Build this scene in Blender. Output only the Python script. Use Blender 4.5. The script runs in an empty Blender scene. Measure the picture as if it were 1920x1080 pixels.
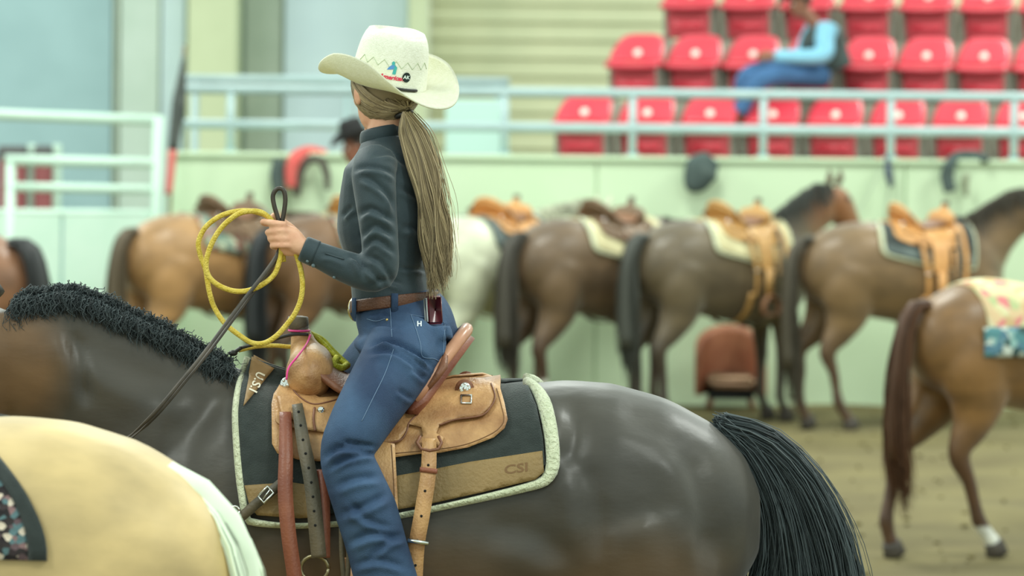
import bpy, math, random
import numpy as np
from mathutils import Vector, Matrix
from mathutils.bvhtree import BVHTree
from mathutils.geometry import delaunay_2d_cdt

random.seed(7)
rng = np.random.default_rng(7)
scene = bpy.context.scene
COL = scene.collection

# ---------------------------------------------------------------- camera
FPX, HC, CX, CY, ROLL = 6250.0, 2.13, 960.0, 248.0, 0.0105
DR = 8.45                                   # distance of the rider's horse
cr_, sr_ = math.cos(ROLL), math.sin(ROLL)
cam_data = bpy.data.cameras.new('camera')
cam = bpy.data.objects.new('camera', cam_data)
COL.objects.link(cam)
cam.matrix_world = Matrix(((cr_, -sr_, 0, 0), (0, 0, -1, 0), (sr_, cr_, 0, HC), (0, 0, 0, 1)))
cam_data.sensor_width = 36.0
cam_data.lens = 36.0 * FPX / 1920.0
cam_data.shift_y = -(540.0 - CY) / 1920.0
cam_data.clip_end = 200
cam_data.dof.use_dof = True
cam_data.dof.focus_distance = DR - 0.2
cam_data.dof.aperture_fstop = 3.3
scene.camera = cam

# ---------------------------------------------------------------- light
world = bpy.data.worlds.new('arena_daylight')
scene.world = world
world.use_nodes = True
bg = world.node_tree.nodes['Background']
bg.inputs['Color'].default_value = (0.84, 1.0, 0.92, 1)
bg.inputs['Strength'].default_value = 1.0
LAMPS = [(-7, 3, 8.5, 420), (5, 3, 8.5, 420), (-6, 13, 8.5, 520), (6, 13, 8.5, 520),
         (-9, 22, 8.5, 520), (0, 21.5, 8.5, 520), (9, 22, 8.5, 520), (-8, 31, 8.0, 420), (6, 31, 8.0, 420)]
for (lx, ly, lz, pw) in LAMPS:
    ld = bpy.data.lights.new('arena_lamp', 'AREA')
    ld.shape = 'DISK'
    ld.size = 2.2
    ld.energy = pw
    ld.color = (0.95, 1.0, 0.93)
    lo = bpy.data.objects.new('arena_lamp', ld)
    lo.location = (lx, ly, lz)
    COL.objects.link(lo)
scene.view_settings.view_transform = 'Standard'
scene.view_settings.look = 'None'
scene.view_settings.gamma = 1.0
scene.view_settings.use_curve_mapping = False
scene.view_settings.exposure = -0.02


# ---------------------------------------------------------------- helpers
def P(px, py, d):
    u, v = px - CX, py - CY
    return np.array([(u * cr_ + v * sr_) * d / FPX, d, HC - (v * cr_ - u * sr_) * d / FPX])


def project(co):
    x = co[:, 0] * FPX / co[:, 1]
    z = -(co[:, 2] - HC) * FPX / co[:, 1]
    u = x * cr_ - z * sr_
    v = x * sr_ + z * cr_
    return u + CX, v + CY


def srgb(r, g, b):
    f = lambda c: (c / 255.0) / 12.92 if c <= 10 else ((c / 255.0 + 0.055) / 1.055) ** 2.4
    return (f(r), f(g), f(b))


def catmull(pts, n):
    p = np.asarray(pts, float)
    if len(p) == 2:
        t = np.linspace(0, 1, n)[:, None]
        return p[0] * (1 - t) + p[1] * t
    e = np.vstack([2 * p[0] - p[1], p, 2 * p[-1] - p[-2]])
    seg = np.linalg.norm(np.diff(p, axis=0), axis=1) + 1e-9
    cum = np.concatenate([[0], np.cumsum(seg)])
    s = np.linspace(0, cum[-1], n)
    i = np.clip(np.searchsorted(cum, s, side='right') - 1, 0, len(seg) - 1)
    t = ((s - cum[i]) / seg[i])[:, None]
    a, b, c, d = e[i], e[i + 1], e[i + 2], e[i + 3]
    return 0.5 * (2 * b + (c - a) * t + (2 * a - 5 * b + 4 * c - d) * t ** 2 + (3 * b - a - 3 * c + d) * t ** 3)


def tube(path, ra, rb=None, side=None, n=12, sub=None, power=1.0, caps=True):
    """Closed tube: ra = radius in the plane across 'side', rb = radius along 'side'."""
    path = np.asarray(path, float)
    k = len(path)
    ra = np.full(k, ra) if np.isscalar(ra) else np.asarray(ra, float)
    rb = ra if rb is None else (np.full(k, rb) if np.isscalar(rb) else np.asarray(rb, float))
    if sub:
        al = catmull(np.column_stack([path, ra, rb]), sub) if False else None
        # resample path and radii with the same parameter
        e = catmull(path, sub)
        seg = np.concatenate([[0], np.cumsum(np.linalg.norm(np.diff(path, axis=0), axis=1))])
        s = np.linspace(0, seg[-1], sub)
        ra = np.interp(s, seg, ra); rb = np.interp(s, seg, rb)
        path = e
        k = sub
    tan = np.gradient(path, axis=0)
    tan /= np.linalg.norm(tan, axis=1)[:, None] + 1e-12
    if side is None:
        h = np.array([0, 0, 1.0]) if abs(tan[0][2]) < 0.9 else np.array([1.0, 0, 0])
        s = np.cross(tan[0], h); s /= np.linalg.norm(s)
        S = []
        for t in tan:
            s = s - t * np.dot(s, t)
            s /= np.linalg.norm(s) + 1e-12
            S.append(s.copy())
        S = np.array(S)
    else:
        s0 = np.asarray(side, float)
        S = s0[None, :] - tan * (tan @ s0)[:, None]
        S /= np.linalg.norm(S, axis=1)[:, None] + 1e-12
    N = np.cross(S, tan)
    a = np.linspace(0, 2 * np.pi, n, endpoint=False)
    ca, sa = np.cos(a), np.sin(a)
    if power != 1.0:
        ca = np.sign(ca) * np.abs(ca) ** power
        sa = np.sign(sa) * np.abs(sa) ** power
    v = path[:, None, :] + N[:, None, :] * (ra[:, None] * ca[None, :])[:, :, None] + S[:, None, :] * (rb[:, None] * sa[None, :])[:, :, None]
    v = v.reshape(-1, 3)
    f = []
    for i in range(k - 1):
        for j in range(n):
            q = (j + 1) % n
            f.append((i * n + j, i * n + q, (i + 1) * n + q, (i + 1) * n + j))
    if caps:
        v = np.vstack([v, path[0], path[-1]])
        c0, c1 = k * n, k * n + 1
        for j in range(n):
            q = (j + 1) % n
            f.append((c0, q, j))
            f.append((c1, (k - 1) * n + j, (k - 1) * n + q))
    return v, f


def ball(c, r, n=12, m=8):
    r = np.asarray([r, r, r] if np.isscalar(r) else r, float)
    v, f = [], []
    for i in range(m + 1):
        th = math.pi * i / m
        for j in range(n):
            ph = 2 * math.pi * j / n
            v.append((math.sin(th) * math.cos(ph), math.sin(th) * math.sin(ph), math.cos(th)))
    for i in range(m):
        for j in range(n):
            q = (j + 1) % n
            f.append((i * n + j, (i + 1) * n + j, (i + 1) * n + q, i * n + q))
    return np.array(v) * r + np.asarray(c, float), f


def box(c, h, rot=None):
    c = np.asarray(c, float); h = np.asarray(h, float)
    v = np.array([(x, y, z) for x in (-1, 1) for y in (-1, 1) for z in (-1, 1)], float) * h
    if rot is not None:
        v = v @ np.array(rot).T
    f = [(0, 1, 3, 2), (4, 6, 7, 5), (0, 4, 5, 1), (2, 3, 7, 6), (0, 2, 6, 4), (1, 5, 7, 3)]
    return v + c, f


def bbox(c, h, bev=0.01, rot=None):
    """Box with chamfered edges (24 verts)."""
    c = np.asarray(c, float); h = np.asarray(h, float)
    b = min(bev, *(h * 0.9))
    v, idx = [], {}
    for sx in (-1, 1):
        for sy in (-1, 1):
            for sz in (-1, 1):
                for ax in range(3):
                    s = np.array([sx, sy, sz], float)
                    p = s * (h - b)
                    p[ax] = s[ax] * h[ax]
                    idx[(sx, sy, sz, ax)] = len(v)
                    v.append(p)
    f = []
    for ax in range(3):
        o1, o2 = (ax + 1) % 3, (ax + 2) % 3
        for s in (-1, 1):
            q = []
            for (a, b2) in ((-1, -1), (1, -1), (1, 1), (-1, 1)):
                k = [0, 0, 0]; k[ax] = s; k[o1] = a; k[o2] = b2
                q.append(idx[(k[0], k[1], k[2], ax)])
            f.append(tuple(q if s > 0 else q[::-1]))
        for a in (-1, 1):
            for b2 in (-1, 1):
                q = []
                for (s, axx) in ((-1, o1), (-1, o2), (1, o2), (1, o1)):
                    k = [0, 0, 0]; k[ax] = s; k[o1] = a; k[o2] = b2
                    q.append(idx[(k[0], k[1], k[2], axx)])
                f.append(tuple(q if a * b2 < 0 else q[::-1]))
    for sx in (-1, 1):
        for sy in (-1, 1):
            for sz in (-1, 1):
                q = [idx[(sx, sy, sz, a)] for a in range(3)]
                f.append(tuple(q if sx * sy * sz > 0 else q[::-1]))
    v = np.array(v)
    if rot is not None:
        v = v @ np.array(rot).T
    return v + c, f


def rotz(a):
    c, s = math.cos(a), math.sin(a)
    return np.array([[c, -s, 0], [s, c, 0], [0, 0, 1.0]])


def roty(a):
    c, s = math.cos(a), math.sin(a)
    return np.array([[c, 0, s], [0, 1, 0], [-s, 0, c]])


def rotx(a):
    c, s = math.cos(a), math.sin(a)
    return np.array([[1, 0, 0], [0, c, -s], [0, s, c]])


ROOTLOC = {}


def tag(o, label=None, cat=None, group=None, kind=None):
    if label: o['label'] = label
    if cat: o['category'] = cat
    if group: o['group'] = group
    if kind: o['kind'] = kind
    return o


def empty(name, loc, rz=0.0, scale=1.0):
    o = bpy.data.objects.new(name, None)
    o.empty_display_size = 0.1
    COL.objects.link(o)
    o.location = loc
    o.rotation_euler = (0, 0, rz)
    o.scale = (scale,) * 3
    ROOTLOC[o.name] = np.array(loc, float)
    return o


class MB:
    """Collects shapes; build() links them as one mesh object."""
    def __init__(self):
        self.v, self.f, self.a, self.n = [], [], [], 0

    def add(self, vf, var=0.5):
        v, f = vf
        v = np.asarray(v, float)
        self.v.append(v)
        self.f += [tuple(i + self.n for i in q) for q in f]
        self.a.append(np.full(len(v), var))
        self.n += len(v)
        return self

    def mesh(self, name, off=None):
        v = np.vstack(self.v)
        if off is not None:
            v = v - off
        me = bpy.data.meshes.new(name)
        me.from_pydata(v.tolist(), [], self.f)
        at = me.attributes.new('var', 'FLOAT', 'POINT')
        at.data.foreach_set('value', np.concatenate(self.a).astype(np.float32))
        me.update()
        return me

    def build(self, name, mat, parent=None, smooth=True, world=True, loc=None):
        """world: vertices are world coordinates, the parent is an unrotated root.
        With parent None and loc given, the object's origin goes to loc."""
        off = None
        if parent is not None and world:
            r = parent
            while r.parent is not None:
                r = r.parent
            off = ROOTLOC[r.name]
        if parent is None and loc is not None:
            off = np.asarray(loc, float)
        me = self.mesh(name, off)
        o = mesh_obj(name, me, mat, parent, smooth)
        if parent is None and loc is not None:
            o.location = loc
            ROOTLOC[o.name] = np.array(loc, float)
        return o


def mesh_obj(name, me, mat, parent=None, smooth=True):
    o = bpy.data.objects.new(name, me)
    COL.objects.link(o)
    if mat is not None:
        me.materials.append(mat)
    if smooth:
        me.polygons.foreach_set('use_smooth', np.ones(len(me.polygons), bool))
    if parent is not None:
        o.parent = parent
    return o


def copy_tree(o, parent=None):
    c = o.copy()
    COL.objects.link(c)
    c.parent = parent
    for ch in list(o.children):
        copy_tree(ch, c)
    return c


def bake(parts, voxel, smooth=6, factor=0.5):
    """Union of closed shapes as one continuous surface."""
    mb = MB()
    for p in parts:
        mb.add(p)
    me = mb.mesh('union')
    o = bpy.data.objects.new('union', me)
    COL.objects.link(o)
    m = o.modifiers.new('r', 'REMESH'); m.mode = 'VOXEL'; m.voxel_size = voxel
    if smooth:
        s = o.modifiers.new('s', 'SMOOTH'); s.factor = factor; s.iterations = smooth
    dg = bpy.context.evaluated_depsgraph_get()
    dg.update()
    m2 = bpy.data.meshes.new_from_object(o.evaluated_get(dg))
    bpy.data.objects.remove(o)
    bpy.data.meshes.remove(me)
    return m2


def coords(me):
    a = np.empty(len(me.vertices) * 3, np.float32)
    me.vertices.foreach_get('co', a)
    return a.reshape(-1, 3).astype(float)


def normals(me):
    a = np.empty(len(me.vertices) * 3, np.float32)
    me.vertex_normals.foreach_get('vector', a)
    return a.reshape(-1, 3).astype(float)


def set_coords(me, co):
    me.vertices.foreach_set('co', co.astype(np.float32).ravel())
    me.update()


def bvh_of(me):
    return BVHTree.FromPolygons([tuple(c) for c in coords(me)], [tuple(p.vertices) for p in me.polygons])


def on(bvh, px, py, off=0.0):
    """Point of a surface seen at a pixel (world coordinates), lifted by off."""
    o = Vector((0, 0, HC))
    d = Vector(P(px, py, 1.0)) - o
    h = bvh.ray_cast(o, d.normalized())
    if h[0] is None:
        h = bvh.find_nearest(Vector(P(px, py, DR - 0.2)))
    n = Vector(h[1])
    if n.dot(d) > 0:
        n = -n
    return np.array(h[0] + n * off)


def creases(me, strokes, face=-0.05):
    """Sculpt folds: stroke = (pixel polyline, width px, depth m); negative depth is a ridge."""
    co = coords(me)
    nm = normals(me)
    px, py = project(co)
    view = co - np.array([0, 0, HC])
    view /= np.linalg.norm(view, axis=1)[:, None]
    facing = np.clip(-(nm * view).sum(1) * 2.5, 0, 1)
    disp = np.zeros(len(co))
    for (line, w, h) in strokes:
        L = catmull(np.array(line, float), 24)
        best = np.full(len(co), 1e9); tt = np.zeros(len(co)); sg = np.zeros(len(co))
        m = (px > L[:, 0].min() - 4 * w) & (px < L[:, 0].max() + 4 * w) & (py > L[:, 1].min() - 4 * w) & (py < L[:, 1].max() + 4 * w)
        ids = np.nonzero(m)[0]
        if len(ids) == 0:
            continue
        q = np.column_stack([px[ids], py[ids]])
        for i in range(len(L) - 1):
            a, b = L[i], L[i + 1]
            ab = b - a
            t = np.clip(((q - a) @ ab) / (ab @ ab + 1e-9), 0, 1)
            c = a + t[:, None] * ab
            dd = np.linalg.norm(q - c, axis=1)
            bet = dd < best[ids]
            best[ids] = np.where(bet, dd, best[ids])
            tt[ids] = np.where(bet, (i + t) / (len(L) - 1), tt[ids])
            cr = ab[0] * (q[:, 1] - a[1]) - ab[1] * (q[:, 0] - a[0])
            sg[ids] = np.where(bet, np.sign(cr), sg[ids])
        x = best / w
        env = np.clip(np.sin(np.pi * np.clip(tt, 0.02, 0.98)) * 1.6, 0, 1)
        disp -= h * env * (np.exp(-x * x) - 0.75 * np.exp(-((x * sg - 1.7) ** 2)))
    co = co + nm * (disp * facing)[:, None]
    set_coords(me, co)


def strands(mb, guides, n, rad, jit, pts=10, wave=0.0, wfreq=3.0, pick=None, sides=3, tipj=1.0, lenvar=0.15, curl=None, varfn=None):
    """Hair: each strand blends two neighbouring guide curves, with jitter growing to the tip."""
    G = [catmull(g, pts) for g in guides]
    k = len(G) - 1
    tt = np.linspace(0, 1, pts)
    for i in range(n):
        u = (pick() if pick else random.random()) * k
        a = min(int(u), k - 1) if k > 0 else 0
        w = u - a
        p = G[a] * (1 - w) + G[min(a + 1, k)] * w
        L = 1 - lenvar * random.random()
        m = max(4, int(pts * L + 0.5))
        p = p[:m].copy()
        t = tt[:m]
        j = rng.normal(0, 1, 3) * jit
        p += j[None, :] * (0.35 + 0.65 * t * tipj)[:, None]
        if wave:
            ph = random.random() * 6.28 if curl is None else curl(u) + random.random() * 0.6
            d = rng.normal(0, 1, 3) if curl is None else np.array([1.0, 0.3, 0.15]) * rng.uniform(0.6, 1.4)
            p += (np.sin(t * wfreq * 6.28 + ph) * wave * t)[:, None] * d[None, :]
        r = rad * (0.6 + 0.8 * random.random()) * (1.0 - 0.75 * t ** 2)
        mb.add(tube(p, r, n=sides, caps=False), var=varfn(u) if varfn else random.random())
    return mb


# ---------------------------------------------------------------- materials
MATS = {}


def mat(name, c1, c2=None, rough=0.6, scale=20.0, detail=4.0, bump=0.0, bscale=None, metal=0.0, sheen=0.0, spec=0.5,
        attr=None, stretch=None, alpha=None, coat=0.0, contrast=(0.35, 0.65)):
    """Principled material; c1-c2 mottled by noise, or run by the 'var' point attribute, or taken from 'Col'."""
    if name in MATS:
        return MATS[name]
    m = bpy.data.materials.new(name)
    m.use_nodes = True
    nt = m.node_tree
    N, L = nt.nodes, nt.links
    b = N['Principled BSDF']
    b.inputs['Roughness'].default_value = rough
    b.inputs['Metallic'].default_value = metal
    b.inputs['Specular IOR Level'].default_value = spec
    b.inputs['Sheen Weight'].default_value = sheen
    b.inputs['Coat Weight'].default_value = coat
    c2 = c2 or c1
    tc = N.new('ShaderNodeTexCoord')
    mp = N.new('ShaderNodeMapping')
    L.new(tc.outputs['Object'], mp.inputs['Vector'])
    if stretch:
        mp.inputs['Scale'].default_value = stretch
    nz = N.new('ShaderNodeTexNoise')
    nz.inputs['Scale'].default_value = scale
    nz.inputs['Detail'].default_value = detail
    L.new(mp.outputs[0], nz.inputs['Vector'])
    rp = N.new('ShaderNodeValToRGB')
    rp.color_ramp.elements[0].color = (*c1, 1)
    rp.color_ramp.elements[1].color = (*c2, 1)
    if attr == 'var':
        at = N.new('ShaderNodeAttribute'); at.attribute_name = 'var'
        L.new(at.outputs['Fac'], rp.inputs['Fac'])
        L.new(rp.outputs[0], b.inputs['Base Color'])
    elif attr == 'Col':
        at = N.new('ShaderNodeAttribute'); at.attribute_name = 'Col'
        rp.color_ramp.elements[0].position = contrast[0]
        rp.color_ramp.elements[1].position = contrast[1]
        L.new(nz.outputs['Fac'], rp.inputs['Fac'])
        mx = N.new('ShaderNodeMix'); mx.data_type = 'RGBA'; mx.blend_type = 'MULTIPLY'
        mx.inputs[0].default_value = 1.0
        L.new(at.outputs['Color'], mx.inputs[6])
        L.new(rp.outputs[0], mx.inputs[7])
        L.new(mx.outputs[2], b.inputs['Base Color'])
    else:
        rp.color_ramp.elements[0].position = contrast[0]
        rp.color_ramp.elements[1].position = contrast[1]
        L.new(nz.outputs['Fac'], rp.inputs['Fac'])
        L.new(rp.outputs[0], b.inputs['Base Color'])
    if bump:
        n2 = N.new('ShaderNodeTexNoise')
        n2.inputs['Scale'].default_value = bscale or scale * 4
        n2.inputs['Detail'].default_value = 3
        L.new(mp.outputs[0], n2.inputs['Vector'])
        bp = N.new('ShaderNodeBump')
        bp.inputs['Strength'].default_value = bump
        bp.inputs['Distance'].default_value = 0.01
        L.new(n2.outputs['Fac'], bp.inputs['Height'])
        L.new(bp.outputs[0], b.inputs['Normal'])
    MATS[name] = m
    return m


def text_mesh(body, size, shear=0.0, depth=0.0, bold=0.0):
    cu = bpy.data.curves.new('lettering', 'FONT')
    cu.body = body
    cu.size = size
    cu.shear = shear
    cu.align_x = 'CENTER'
    cu.align_y = 'CENTER'
    cu.offset = bold
    cu.resolution_u = 3
    o = bpy.data.objects.new('lettering', cu)
    COL.objects.link(o)
    dg = bpy.context.evaluated_depsgraph_get()
    dg.update()
    me = bpy.data.meshes.new_from_object(o.evaluated_get(dg))
    v = coords(me)
    f = [tuple(p.vertices) for p in me.polygons]
    bpy.data.objects.remove(o)
    bpy.data.meshes.remove(me)
    return v, f


def sheet(outline, fn, th, g=0.02, g2=None):
    """A flap with thickness: outline in any 2D space (g = its point spacing), fn(x, y, lift) gives the 3D point."""
    o = np.asarray(outline, float)
    pts = []
    for a, b in zip(o, np.roll(o, -1, axis=0)):
        k = max(1, int(np.linalg.norm(b - a) / g))
        for i in range(k):
            pts.append(a + (b - a) * i / k)
    nb = len(pts)
    bd = np.array(pts)
    x0, y0 = bd.min(0); x1, y1 = bd.max(0)
    gx, gy = np.meshgrid(np.arange(x0, x1, g), np.arange(y0, y1, g))
    q = np.column_stack([gx.ravel(), gy.ravel()]) + g * 0.31
    ins = np.zeros(len(q), bool)
    md = np.full(len(q), 1e9)
    for a, b in zip(bd, np.roll(bd, -1, axis=0)):
        c = ((a[1] > q[:, 1]) != (b[1] > q[:, 1])) & (q[:, 0] < (b[0] - a[0]) * (q[:, 1] - a[1]) / (b[1] - a[1] + 1e-12) + a[0])
        ins ^= c
        md = np.minimum(md, np.linalg.norm(q - a, axis=1))
    q = q[ins & (md > g * 0.55)]
    allp = [Vector((p[0], p[1])) for p in np.vstack([bd, q])]
    ed = [(i, (i + 1) % nb) for i in range(nb)]
    vs, es, fs, _, _, _ = delaunay_2d_cdt(allp, ed, [], 1, 1e-7)
    v2 = np.array([tuple(v) for v in vs])
    n = len(v2)
    top = np.array([fn(x, y, th) for x, y in v2])
    bot = np.array([fn(x, y, 0.0) for x, y in v2])
    f = [tuple(t) for t in fs] + [tuple(n + i for i in reversed(t)) for t in fs]
    cnt = {}
    for t in fs:
        for i in range(len(t)):
            e = (t[i], t[(i + 1) % len(t)])
            cnt[e] = 1
    for (a, b) in list(cnt):
        if (b, a) not in cnt:
            f.append((b, a, n + a, n + b))
    return np.vstack([top, bot]), f


def mirror_y(vf):
    v, f = vf
    v = np.array(v, float); v[:, 1] *= -1
    return v, [tuple(reversed(q)) for q in f]


# colours
LEATHER = mat('tan_leather', srgb(158, 112, 70), srgb(214, 166, 112), rough=0.42, scale=11, bump=0.25, bscale=160)
LEATHER_D = mat('worn_brown_leather', srgb(112, 70, 48), srgb(140, 92, 66), rough=0.45, scale=10, bump=0.2, bscale=150)
LEATHER_RED = mat('red_brown_strap_leather', srgb(128, 70, 52), srgb(150, 90, 66), rough=0.42, scale=9, bump=0.15, bscale=150)
LEATHER_GREY = mat('grey_brown_strap_leather', srgb(82, 76, 62), srgb(104, 92, 72), rough=0.5, scale=9, bump=0.15, bscale=150)
BLACK_L = mat('black_leather', srgb(28, 28, 26), srgb(44, 40, 36), rough=0.45, scale=20, bump=0.1)
STITCH = mat('pale_stitching', srgb(120, 84, 50), rough=0.7)
STEEL = mat('polished_steel', (0.75, 0.77, 0.74), rough=0.22, metal=1.0)
DARKHOLE = mat('punched_hole', (0.008, 0.008, 0.008), rough=0.9)
SKIN = mat('skin', srgb(232, 172, 140), srgb(240, 186, 152), rough=0.5, scale=40, bump=0.05)
EYE = mat('dark_eye', (0.01, 0.008, 0.006), rough=0.08)
HOOF = mat('hoof_horn', srgb(52, 46, 40), srgb(76, 68, 58), rough=0.6, scale=30)
ROPE_Y = mat('yellow_rope', srgb(216, 186, 60), srgb(236, 210, 96), rough=0.6, scale=60, bump=0.6, bscale=220)

# ================================================================ the setting
DIRT = mat('arena_dirt', srgb(96, 86, 52), srgb(116, 106, 66), rough=0.95, scale=1.3, detail=8, bump=0.5, bscale=7)
WALLM = mat('painted_arena_wall', srgb(204, 226, 190), srgb(210, 230, 196), rough=0.55, scale=1.5)
RAILM = mat('pale_rail_paint', srgb(172, 196, 196), srgb(180, 204, 204), rough=0.35, scale=4)
GATEM = mat('white_gate_paint', srgb(202, 232, 214), srgb(210, 236, 220), rough=0.4, scale=3)
CONC = mat('terrace_concrete', srgb(150, 150, 134), srgb(166, 164, 148), rough=0.9, scale=6)
SIDING = mat('cream_siding', srgb(200, 204, 166), srgb(208, 210, 172), rough=0.6, scale=2)
BLUEP = mat('pale_blue_panel', srgb(154, 186, 190), srgb(162, 194, 198), rough=0.5, scale=1.5)
GREYP = mat('pale_grey_panel', srgb(196, 214, 202), srgb(206, 222, 212), rough=0.5, scale=1.5)
SKYP = mat('milky_panel', srgb(196, 216, 222), srgb(204, 224, 228), rough=0.5, scale=1.5)
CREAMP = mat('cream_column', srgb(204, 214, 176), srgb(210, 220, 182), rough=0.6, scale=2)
SHADEP = mat('column_shade_and_joint_grey', srgb(166, 180, 164), srgb(180, 192, 176), rough=0.7, scale=2)  # darker grey paints the cream column's shaded side; the joint trim shares it


def struct(o):
    o['kind'] = 'structure'
    return o


# floor: raked dirt, gently uneven
def make_floor():
    nx, ny = 170, 190
    xs = np.linspace(-24, 18, nx)
    ys = np.linspace(-1, 37, ny)
    X, Y = np.meshgrid(xs, ys)
    Z = np.zeros_like(X)
    for k in range(26):
        a, b, ph = rng.uniform(-5, 5), rng.uniform(-5, 5), rng.uniform(0, 6.28)
        Z += np.sin(a * X + b * Y + ph) * 0.0035
    Z = Z - 0.012
    v = np.column_stack([X.ravel(), Y.ravel(), Z.ravel()])
    f = [(j * nx + i, j * nx + i + 1, (j + 1) * nx + i + 1, (j + 1) * nx + i) for j in range(ny - 1) for i in range(nx - 1)]
    mb = MB(); mb.add((v, f))
    return struct(mb.build('floor', DIRT))


floor = make_floor()
cl = MB()
for i in range(500):
    d = rng.uniform(15, 26)
    x = rng.uniform(-0.16, 0.17) * d
    s = rng.uniform(0.006, 0.02)
    cl.add(ball((x, d, s * 0.2), (s * rng.uniform(0.8, 1.5), s, s * 0.6), 6, 4))
tag(cl.build('dirt_clods', DIRT), 'loose clods of tan dirt scattered on the arena floor', 'dirt', kind='stuff')

# low arena wall, painted pale green, panel by panel
DW = 26.35
WT = 1.93
xw0 = P(312, 300, DW)[0]
wall_back = struct(MB().add(box(((xw0 + 9.5) / 2, DW + 0.11, WT / 2 - 0.03), ((9.5 - xw0) / 2, 0.08, WT / 2 - 0.02))).build('wall_back', WALLM, smooth=False))
xe = P(1118, 400, DW)[0]
edges = [xw0]
e = xe - 2.44
while e > xw0 + 0.2:
    edges.insert(1, e); e -= 2.44
e = xe
while e < 9.4:
    edges.append(e); e += 2.44
edges.append(9.5)
for a, b in zip(edges[:-1], edges[1:]):
    o = MB().add(bbox(((a + b) / 2, DW + 0.015, WT / 2 - 0.02), ((b - a) / 2 - 0.006, 0.02, WT / 2), 0.006)).build('wall_panel', WALLM, wall_back, smooth=False, world=False)
MB().add(bbox(((xw0 + 9.5) / 2, DW + 0.08, WT - 0.0), ((9.5 - xw0) / 2, 0.12, 0.02), 0.008)).build('wall_cap', WALLM, wall_back, smooth=False, world=False)

# spectator railing on the wall
rl = empty('spectator_railing', (0, DW + 0.1, WT))
tag(rl, 'pale blue-grey two-pipe railing along the top of the arena wall', 'railing')
xr0 = P(345, 200, DW)[0]
for zz in (2.448, 2.17):
    MB().add(tube([(xr0, DW + 0.1, zz), (9.5, DW + 0.1, zz)], 0.039, n=12)).build('rail', RAILM, rl)
for px in (430, 690, 945, 1187, 1433, 1673, 1905, 2150):
    x = P(px, 240, DW)[0]
    MB().add(tube([(x, DW + 0.1, WT), (x, DW + 0.1, 2.448)], 0.032, n=12)).add(tube([(x, DW + 0.1, WT + 0.02), (x, DW + 0.1, WT + 0.035)], 0.06, n=12)).build('post', RAILM, rl)
# second handrail farther back on the left
r2 = empty('rear_handrail', (0, 30.5, 0))
tag(r2, 'pale handrail running behind the front railing, left of the seating', 'railing')
a, b = P(348, 149, 30.5), P(955, 155, 30.5)
zt = (a[2] + b[2]) / 2
MB().add(tube([(a[0], 30.5, zt), (b[0], 30.5, zt)], 0.045, n=12)).build('rail', RAILM, r2)
for t in (0.03, 0.5, 0.97):
    x = a[0] + (b[0] - a[0]) * t
    MB().add(tube([(x, 30.5, 0), (x, 30.5, zt)], 0.035, n=10)).build('post', RAILM, r2)

# far walls behind the concourse
DF = 36.0
ZF = 5.2


def far_panel(parent, name, p0, p1, m, d=DF, th=0.05, z0=0.0, z1=ZF):
    a, b = P(p0, 248, d)[0], P(p1, 248, d)[0]
    return MB().add(bbox(((a + b) / 2, d, (z0 + z1) / 2), ((b - a) / 2 - 0.01, th, (z1 - z0) / 2), 0.01)).build(name, m, parent, smooth=False, world=False)


wall_left = struct(far_panel(None, 'wall_left', -3200, 800, GREYP, DF + 0.2, 0.1))
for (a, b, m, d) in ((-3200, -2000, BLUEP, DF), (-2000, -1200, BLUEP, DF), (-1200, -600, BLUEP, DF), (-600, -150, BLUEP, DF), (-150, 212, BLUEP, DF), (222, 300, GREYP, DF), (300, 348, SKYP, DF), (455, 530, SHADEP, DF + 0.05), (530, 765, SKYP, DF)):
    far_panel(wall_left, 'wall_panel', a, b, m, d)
for i, (a, b, dd) in enumerate(((352, 448, 0.35), (763, 803, 0.3))):
    o = far_panel(None, 'trim_%d' % (i + 1), a, b, CREAMP, DF - dd, 0.25)
    struct(o)
# thin dark joints
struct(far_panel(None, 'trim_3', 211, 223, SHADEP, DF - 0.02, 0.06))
# siding boards right of the columns
wall_right = struct(far_panel(None, 'wall_right', 803, 2500, SIDING, DF + 0.3, 0.1))
bh = 0.196
a, b = P(803, 248, DF)[0], P(2500, 248, DF)[0]
k = 0
z = 0.0
while z < ZF - 0.01:
    v, f = box(((a + b) / 2, DF + 0.1, z + bh / 2), ((b - a) / 2, 0.02, bh / 2 + 0.012), rotx(-0.22))
    MB().add((v, f)).build('board', SIDING, wall_right, smooth=False, world=False)
    z += bh

# white sheet standing on the concourse
ws = P(895, 240, 29.0)
o = MB().add(bbox((ws[0], 29.0, 1.55), (0.276, 0.03, 0.86), 0.01)).build('notice_board', None, None, smooth=False, loc=(ws[0], 29.0, 0.69))
o.data.materials.append(mat('white_board_paint', srgb(206, 240, 230), rough=0.4))
b0 = MB()
for s in (-1, 1):
    b0 = MB().add(tube([(ws[0] + s * 0.25, 29.0, 0.02), (ws[0] + s * 0.25, 29.0, 0.72)], 0.02)).build('leg', RAILM, o)
tag(o, 'plain white upright board behind the railing, right of the rider\'s hat', 'board')

# seating terrace
rowd = [(27.35, 1.885), (28.25, 2.40), (29.15, 2.94)]
terrace = None
for i, (d, zs) in enumerate(rowd):
    z1 = zs
    x0 = P((1025, 1125, 1230)[i], 248, d)[0]
    bx = box(((x0 + 9.6) / 2, d + 0.42, z1 / 2), ((9.6 - x0) / 2, 0.47, z1 / 2))
    if terrace is None:
        terrace = struct(MB().add(bx).build('floor_terrace', CONC, smooth=False))
    else:
        MB().add(bx).build('step', CONC, terrace, smooth=False, world=False)
bx = box(((x0 + 0.4 + 9.6) / 2, 30.5, 1.65), ((9.2 - x0) / 2, 0.45, 1.65))
MB().add(bx).build('step', CONC, terrace, smooth=False, world=False)

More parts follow.
